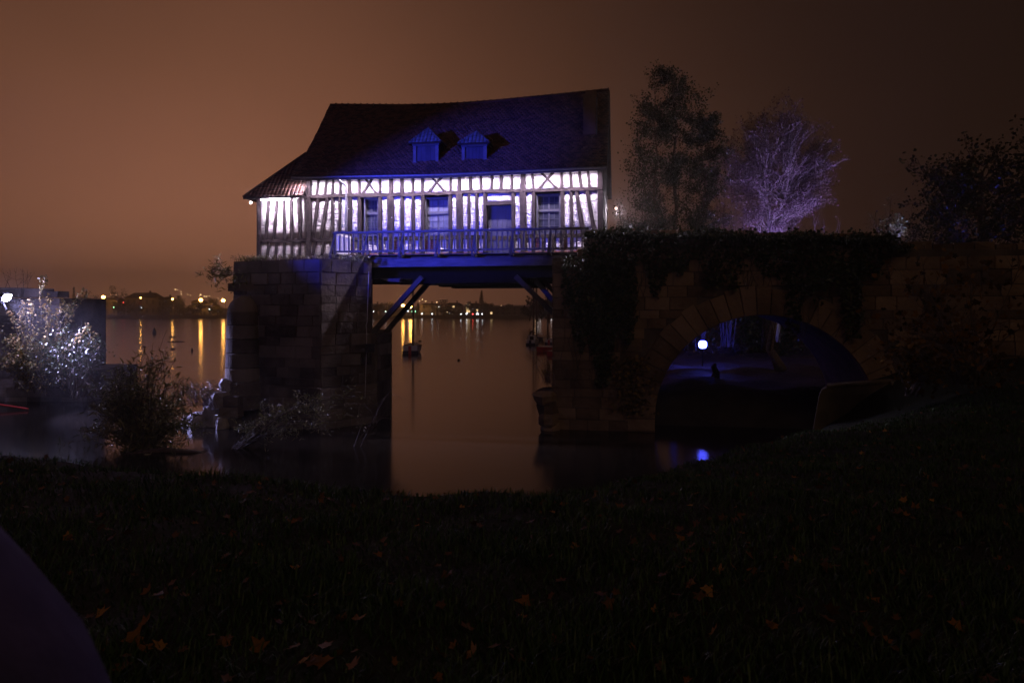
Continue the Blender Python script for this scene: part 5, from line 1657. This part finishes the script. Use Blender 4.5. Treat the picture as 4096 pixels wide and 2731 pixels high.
for i, (px, py, r) in enumerate(((250, 1181, .55), (413, 1188, .7), (562, 1191, .3), (690, 1196, .38), (803, 1200, .72), (893, 1202, .72))):
    street_lamp(px, py, 'orange street lamp on the far quay, %s from the left of the pier' % names[i], r=r)
street_lamp(1644, 1225, 'brightest orange street lamp, seen beside the boat mast under the mill', r=.95)
street_lamp(1612, 1222, 'orange street lamp behind the left brace under the mill', r=.6)
street_lamp(1757, 1228, 'white street lamp on the far quay under the mill', mat='whitelamp', r=.45)
for i, (px, py, c) in enumerate(((1495, 1246, 'whitelamp'), (1543, 1246, 'whitelamp'), (1632, 1244, 'whitelamp'), (1648, 1246, 'greenlamp'), (1662, 1245, 'greenlamp'), (1675, 1248, 'whitelamp'), (1652, 1255, 'whitelamp'), (1688, 1255, 'whitelamp'), (1729, 1255, 'whitelamp'), (1789, 1247, 'hilllamp'), (1798, 1247, 'redlamp'), (1800, 1253, 'whitelamp'), (1909, 1251, 'whitelamp'), (1867, 1252, 'whitelamp'), (565, 1231, 'whitelamp'), (837, 1237, 'whitelamp'), (455, 1229, 'greenlamp'), (296, 1241, 'hilllamp'), (315, 1228, 'whitelamp'), (493, 1210, 'redlamp'), (2142, 1238, 'hilllamp'), (2153, 1246, 'whitelamp'), (2162, 1247, 'whitelamp'), (2205, 1252, 'whitelamp'), (2212, 1253, 'whitelamp'))):
    d = 354; x = fpt(px, d); z = CAM_Z + (HOR - py) / FPX * d; z0 = 1.4
    root = empty('quay_light', (x, d, z0)); nm = {'whitelamp': 'white', 'greenlamp': 'green', 'redlamp': 'red', 'hilllamp': 'amber'}[c]
    side = 'left of the pier' if px < 1000 else ('near the right pier' if px > 2100 else 'seen under the mill')
    tag(root, 'small %s quay light on the far bank, %s' % (nm, side), 'lamp', '%s quay lights %s' % (nm, side))
    m = MB(); m.tube([(0, 0, 0), (0, 0, max(z - z0, .2))], .05, 5); m.build('post', M['iron'], root)
    m = MB(); m.sphere((0, 0, z - z0), .28, 8, 5); m.build('globe', M[c], root)
hill = [(701, 1158), (710, 1160), (725, 1167), (725, 1176), (750, 1177), (760, 1181), (802, 1178), (798, 1185), (817, 1186), (825, 1186), (838, 1184), (872, 1193), (891, 1193), (713, 1190), (1679, 1204), (1689, 1198), (1700, 1205), (1704, 1205), (1747, 1209), (1991, 1222), (2006, 1222), (441, 1177), (464, 1180)]
for i, (px, py) in enumerate(hill):
    d = 880 + (i * 37) % 120; x = fpt(px, d); z = CAM_Z + (HOR - py) / FPX * d
    z0 = float(far_z(np.array(x), np.array(float(d)))); 
    root = empty('hill_lamp', (x, d, min(z0, z - 2))); side = 'left of the pier' if px < 1000 else 'seen under the mill'
    tag(root, 'tiny amber lamp on the hillside beyond the far bank, %s' % side, 'lamp', 'hillside lamps %s' % side)
    h = z - min(z0, z - 2)
    m = MB(); m.tube([(0, 0, 0), (0, 0, h)], .12, 5); m.build('pole', M['iron'], root)
    m = MB(); m.sphere((0, 0, h), .38 if i % 3 else .6, 8, 5); m.build('globe', M['hilllamp'], root)

def far_house(px0, px1, py_e, py_r, label, d=362, hip=.35, depth=9, lit=(), floors=2, group='houses on the far bank'):
    x0, x1 = fpt(px0, d), fpt(px1, d); ze = CAM_Z + (HOR - py_e) / FPX * d; zr = CAM_Z + (HOR - py_r) / FPX * d
    c = (x0 + x1) / 2; w_ = x1 - x0; z0 = 1.4
    root = empty('riverside_house', (c, d, z0)); tag(root, label, 'house', group)
    m = MB(); m.box((-w_ / 2, 0, 0), (w_ / 2, depth, ze - z0)); wl = m.build('wall', M['house_wall'], root)
    o_ = .5; hx = w_ * hip
    e = [(-w_ / 2 - o_, -o_, ze - z0), (w_ / 2 + o_, -o_, ze - z0), (w_ / 2 + o_, depth + o_, ze - z0), (-w_ / 2 - o_, depth + o_, ze - z0)]
    r = [(-w_ / 2 + hx, depth / 2, zr - z0), (w_ / 2 - hx, depth / 2, zr - z0)]
    m = MB(); m.add(e + r, [(0, 1, 5, 4), (1, 2, 5), (2, 3, 4, 5), (3, 0, 4), (3, 2, 1, 0)]); rfo = m.build('roof', M['house_roof'], root)
    m = MB(); m.box((w_ * .12, depth * .5, zr - z0 - .6), (w_ * .12 + .8, depth * .5 + .7, zr - z0 + 1.1)); m.build('chimney', M['house_roof'], rfo)
    nw = max(2, int(w_ / 3)); fh = (ze - z0) / floors
    for f in range(floors):
        for k in range(nw):
            a = -w_ / 2 + w_ * (k + .5) / nw
            on = (f, k) in lit
            m = MB(); m.box((a - .55, -.06, f * fh + fh * .3), (a + .55, .05, f * fh + fh * .8)); m.build('window', M['warmwin'] if on else M['darkglass'], root)
    return root
far_house(500, 625, 1192, 1170, 'broad hip-roofed house on the far bank, third lamp in front', hip=.15, floors=2)
far_house(645, 670, 1200, 1192, 'small flat house between the broad house and the pyramid roof', hip=.1, floors=1)
far_house(625, 680, 1199, 1186, 'pyramid-roofed house on the far bank left of the pier', hip=.42)
far_house(765, 800, 1206, 1199, 'low house behind the fourth street lamp', hip=.12, floors=2)
far_house(808, 850, 1222, 1210, 'pale gabled house on the far bank nearest the pier', d=358, hip=.45, floors=2)
far_house(385, 470, 1200, 1190, 'long low house behind the second street lamp', hip=.1)
far_house(270, 340, 1200, 1186, 'house on the far bank right of the ruined pier', hip=.3)
far_house(1680, 1745, 1220, 1213, 'hip-roofed house right of the boat mast under the mill', hip=.25, floors=2)
far_house(1780, 1848, 1220, 1210, 'apartment house with two lit windows under the mill', hip=.2, floors=3, lit={(2, 1)})
far_house(1858, 1925, 1222, 1212, 'apartment house with a lit stair under the mill', hip=.2, floors=3, lit={(1, 0), (1, 1), (2, 0)})
far_house(1930, 2118, 1228, 1225, 'long flat-roofed building under the right half of the mill', hip=.02, floors=2, depth=14, lit={(0, 1)})
far_house(1480, 1512, 1222, 1214, 'pale house on the far bank seen beside the left pier', hip=.3)
m = MB(); x = fpt(1873, 361.5); m.box((-.9, -.1, 0), (.9, .1, 4.6)); o = m.build('lit_stair_window', M['warmwin'], loc=(x, 361.4, 3.0)); tag(o, 'tall lit stair window of the apartment house under the mill', 'window')

def far_tree(px, py_t, wpx, label, d=356, kind='round', seed=1):
    rg = np.random.default_rng(seed); x = fpt(px, d); zt = CAM_Z + (HOR - py_t) / FPX * d; w_ = wpx / FPX * d; z0 = 1.3
    root = empty('far_tree', (x, d, z0)); tag(root, label, 'tree', 'trees on the far bank'); H = zt - z0
    m = MB(); m.tube([(0, 0, 0), (.1, 0, H * .4), (0, 0, H * .8)], [.3, .22, .08], 6); m.build('trunk', M['bark'], root)
    n = 700
    v = rg.normal(size=(n, 3)); v /= np.linalg.norm(v, axis=1, keepdims=True); v *= rg.random(n)[:, None] ** .4
    if kind == 'poplar':
        h = rg.random(n); rr = w_ / 2 * np.sin(np.pi * np.clip(h, .03, 1) ** .6) ** .8
        pts = np.stack([v[:, 0] * rr, v[:, 1] * rr, H * (.08 + .92 * h)], -1)
    elif kind == 'cone':
        h = rg.random(n) ** 1.4; rr = w_ / 2 * (1.02 - h)
        pts = np.stack([v[:, 0] * rr, v[:, 1] * rr, H * (.12 + .88 * h)], -1)
    else:
        lob = rg.normal(size=(7, 3)) * np.array([w_ * .25, w_ * .2, H * .14])
        pts = v * np.array([w_ * .3, w_ * .3, H * .26]) + lob[rg.integers(0, 7, n)] + np.array([0, 0, H * .62])
        pts[:, 2] = np.clip(pts[:, 2], .3, H)
    foliage(root, pts, .55 * rg.uniform(.6, 1.5, n), OVAL, M['leaf_dark'], name='crown')
FT = [(470, 1146, 46, 'round', 'rounded tall tree on the far bank left of the broad house'), (375, 1172, 60, 'round', 'wide dark tree behind the second street lamp'), (295, 1150, 14, 'cone', 'thin pointed tree right of the ruined pier'), (345, 1160, 16, 'cone', 'second pointed tree right of the ruined pier'),
      (600, 1166, 40, 'round', 'tree behind the broad house on the far bank'), (545, 1200, 60, 'round', 'dark bank tree before the broad house'), (660, 1200, 56, 'round', 'dark bank tree before the pyramid-roofed house'), (470, 1205, 70, 'round', 'dark bank tree below the rounded tall tree'), (400, 1208, 70, 'round', 'dark bank tree left of the tall rounded one'),
      (735, 1203, 60, 'round', 'dark bank tree right of the pyramid roof'), (855, 1188, 40, 'round', 'tree behind the pale gabled house'), (790, 1215, 40, 'round', 'small dark bank tree before the pale gabled house'), (870, 1218, 50, 'round', 'dark bank tree beside the pier'), (718, 1184, 30, 'round', 'thin tree between two street lamps left of the pier'),
      (1672, 1215, 14, 'cone', 'small dark cypress beside the boat mast'), (1768, 1200, 44, 'round', 'dome-shaped tree left of the apartment houses'), (1885, 1206, 40, 'round', 'tree behind the apartment houses under the mill'), (1926, 1164, 24, 'poplar', 'tall narrow poplar above the far bank'), (1944, 1208, 26, 'round', 'low tree right of the poplar'),
      (2032, 1216, 28, 'round', 'round bush tree on the skyline right of the poplar'), (1565, 1210, 60, 'round', 'dark tree behind the left brace'), (1520, 1212, 40, 'round', 'dark tree beside the left pier under the mill'), (1800, 1232, 60, 'round', 'dark quay hedge before the apartment houses')]
for i, (px, py, w_, k, lab) in enumerate(FT): far_tree(px, py, w_, lab, kind=k, seed=i + 3, d=352 if py > 1195 else 372)
far_tree(2150, 1190, 60, 'dark bank tree behind the moored boats', d=170, seed=50)
far_tree(2195, 1180, 60, 'dark bank tree beside the right pier', d=150, seed=51)
far_tree(2120, 1225, 40, 'low dark shrub at the water behind the moored boats', d=180, seed=52)

def far_car(px, label, on=True, tail=False, d=350.8):
    x = fpt(px, d); root = empty('parked_car', (x, d, 1.45)); tag(root, label, 'car', 'cars on the far quay')
    m = MB(); pr = [(-2.0, .3), (2.0, .3), (2.05, .75), (1.2, .9), (.6, 1.4), (-1.0, 1.42), (-1.7, .95), (-2.05, .85)]
    m.prism([(a, 0, b_) for a, b_ in pr], (0, 1.6, 0)); m.build('body', M['navy'], root)
    for wx in (-1.25, 1.25):
        m = MB(); m.tube([(wx, -.05, .32), (wx, .15, .32)], .32, 10); m.build('wheel', M['iron'], root)
    m = MB(); m.prism([(-.9, -.02, .95), (.5, -.02, .95), (.3, -.02, 1.32), (-.8, -.02, 1.32)], (0, .03, 0)); m.build('window', M['darkglass'], root)
    for s in (-1, 1):
        if on:
            m = MB(); m.sphere((1.4 * s, -.1, .72), .26, 8, 5); m.build('headlight', M['redlamp'] if tail and s < 0 else M['whitelamp'], root)
far_car(1855, 'car with one pair of white headlamps on the far quay, left of the pair', True)
far_car(1902, 'car showing a red tail lamp and white headlamp on the far quay', True, True)
far_car(1918, 'rightmost car with white headlamps on the far quay', True)
# river wall of the far quay
m = MB(); m.box((-320, 0, -.3), (140, .6, 1.5)); qw = m.build('quay_wall', M['concrete'], loc=(-60, 350.2, 0)); tag(qw, 'low stone quay wall along the far bank', 'wall')

# ================================================================ fallen leaves
def fallen(seed):
    V0, T0 = MAPLE; r = np.random.default_rng(seed); V = V0.copy()
    V[:, :2] *= r.uniform(.72, 1.15, (len(V), 1)); V[:, 0] *= r.uniform(.6, 1.1)
    V[:, 2] = V[:, 2] * r.uniform(.6, 3.5) + .12 * np.sin(V[:, 0] * r.uniform(2, 5) + r.uniform(0, 6)) * r.uniform(.3, 1)
    st = np.array([(0.012, -.1, 0), (-.012, -.1, 0), (r.uniform(-.1, .1), -.5, .08)]); k = len(V)
    me = nmesh('fallen_leaf', np.concatenate([V, st]), np.concatenate([T0, [[k, k + 1, k + 2]]]), None)
    return me
LM = {}
for c in ('fallen_yellow', 'fallen_orange', 'fallen_brown'):
    LM[c] = []
    for i in range(10):
        me = fallen(i * 3 + len(c)); me.materials.append(M[c]); LM[c].append(me)
lab = {'fallen_yellow': ('yellow fallen maple leaf lying on the dark lawn', 'yellow fallen leaves'), 'fallen_orange': ('orange-brown fallen maple leaf lying on the dark lawn', 'orange fallen leaves'), 'fallen_brown': ('dark brown curled fallen leaf lying on the dark lawn', 'brown fallen leaves')}
cnt = 0; tries = 0
extra = []
while cnt < 285 and tries < 20000:
    tries += 1
    d = 1.9 + 13 * rng.random() ** 1.25; x = rng.uniform(-.78, .78) * d
    if d > float(np.interp(x, EX, EY)) - .1: continue
    if math.sin(x * 1.7 + d) + math.sin(d * 2.1 - x) < rng.uniform(-2.2, .9): continue
    c = rng.choices(('fallen_yellow', 'fallen_orange', 'fallen_brown'), (2.6, 4, 4))[0]
    s = rng.uniform(.06, .13)
    z = float(lawn_z(x, d)) + rng.uniform(.005, .05)
    o = link('fallen_leaf', rng.choice(LM[c]), None, (x, d, z), rot=(rng.gauss(.25, .4), rng.gauss(0, .35), rng.uniform(0, 6.28)), scale=(s, s, s))
    tag(o, lab[c][0], 'leaf', lab[c][1]); cnt += 1
n = 1500; d = 2 + 16 * nrg.random(n) ** .8; x = nrg.uniform(-.8, .85, n) * d
keep = d < np.interp(x, EX, EY); x, d = x[keep], d[keep]
pts = np.stack([x, d, lawn_z(x, d) + .035], -1)
tag(link('leaf_litter', leaf_mesh('leaf_litter', pts, nrg.uniform(.04, .11, len(pts)), MAPLE, M['fallen_brown'], .75)), 'small scattered leaf litter between the larger fallen leaves', 'leaf litter', kind='stuff')

# ================================================================ unidentified dark form close to the camera, given a draped shape
cz = float(lawn_z(-.62, .62))
cv = empty('draped_cover', (-.862, .66, cz)); tag(cv, 'dark smooth draped shape, blurred, cutting the lower left corner close to the camera', 'cover')
H = CAM_Z - cz
prof = [(.46, 0), (.46, H - .7), (.42, H - .5), (.385, H - .4), (.345, H - .335), (.305, H - .275), (.27, H - .23), (.23, H - .195), (.15, H - .15), (.01, H - .13)]
m = MB(); m.lathe((0, 0, 0), prof, 40)
m.v = [(x * (1 + .03 * math.sin(6 * math.atan2(y, x))), y * (1 + .03 * math.sin(6 * math.atan2(y, x))), z) for x, y, z in m.v]
m.build('fabric', M['cloth'], cv, smooth=True)

# ================================================================ damp river haze
m = MB(); m.box((-1300, -28, -1.6), (1300, 1240, 70))
hz = bpy.data.materials.new('haze_air'); hz.use_nodes = True
t = hz.node_tree; t.nodes.clear()
pv = t.nodes.new('ShaderNodeVolumePrincipled')
pv.inputs['Color'].default_value = (.92, .9, .88, 1)
pv.inputs['Density'].default_value = .0013
pv.inputs['Anisotropy'].default_value = .55
ou = t.nodes.new('ShaderNodeOutputMaterial'); t.links.new(pv.outputs[0], ou.inputs['Volume'])
haze = m.build('haze', hz); tag(haze, 'thin damp night haze over the river', 'haze', kind='stuff')
#PART4
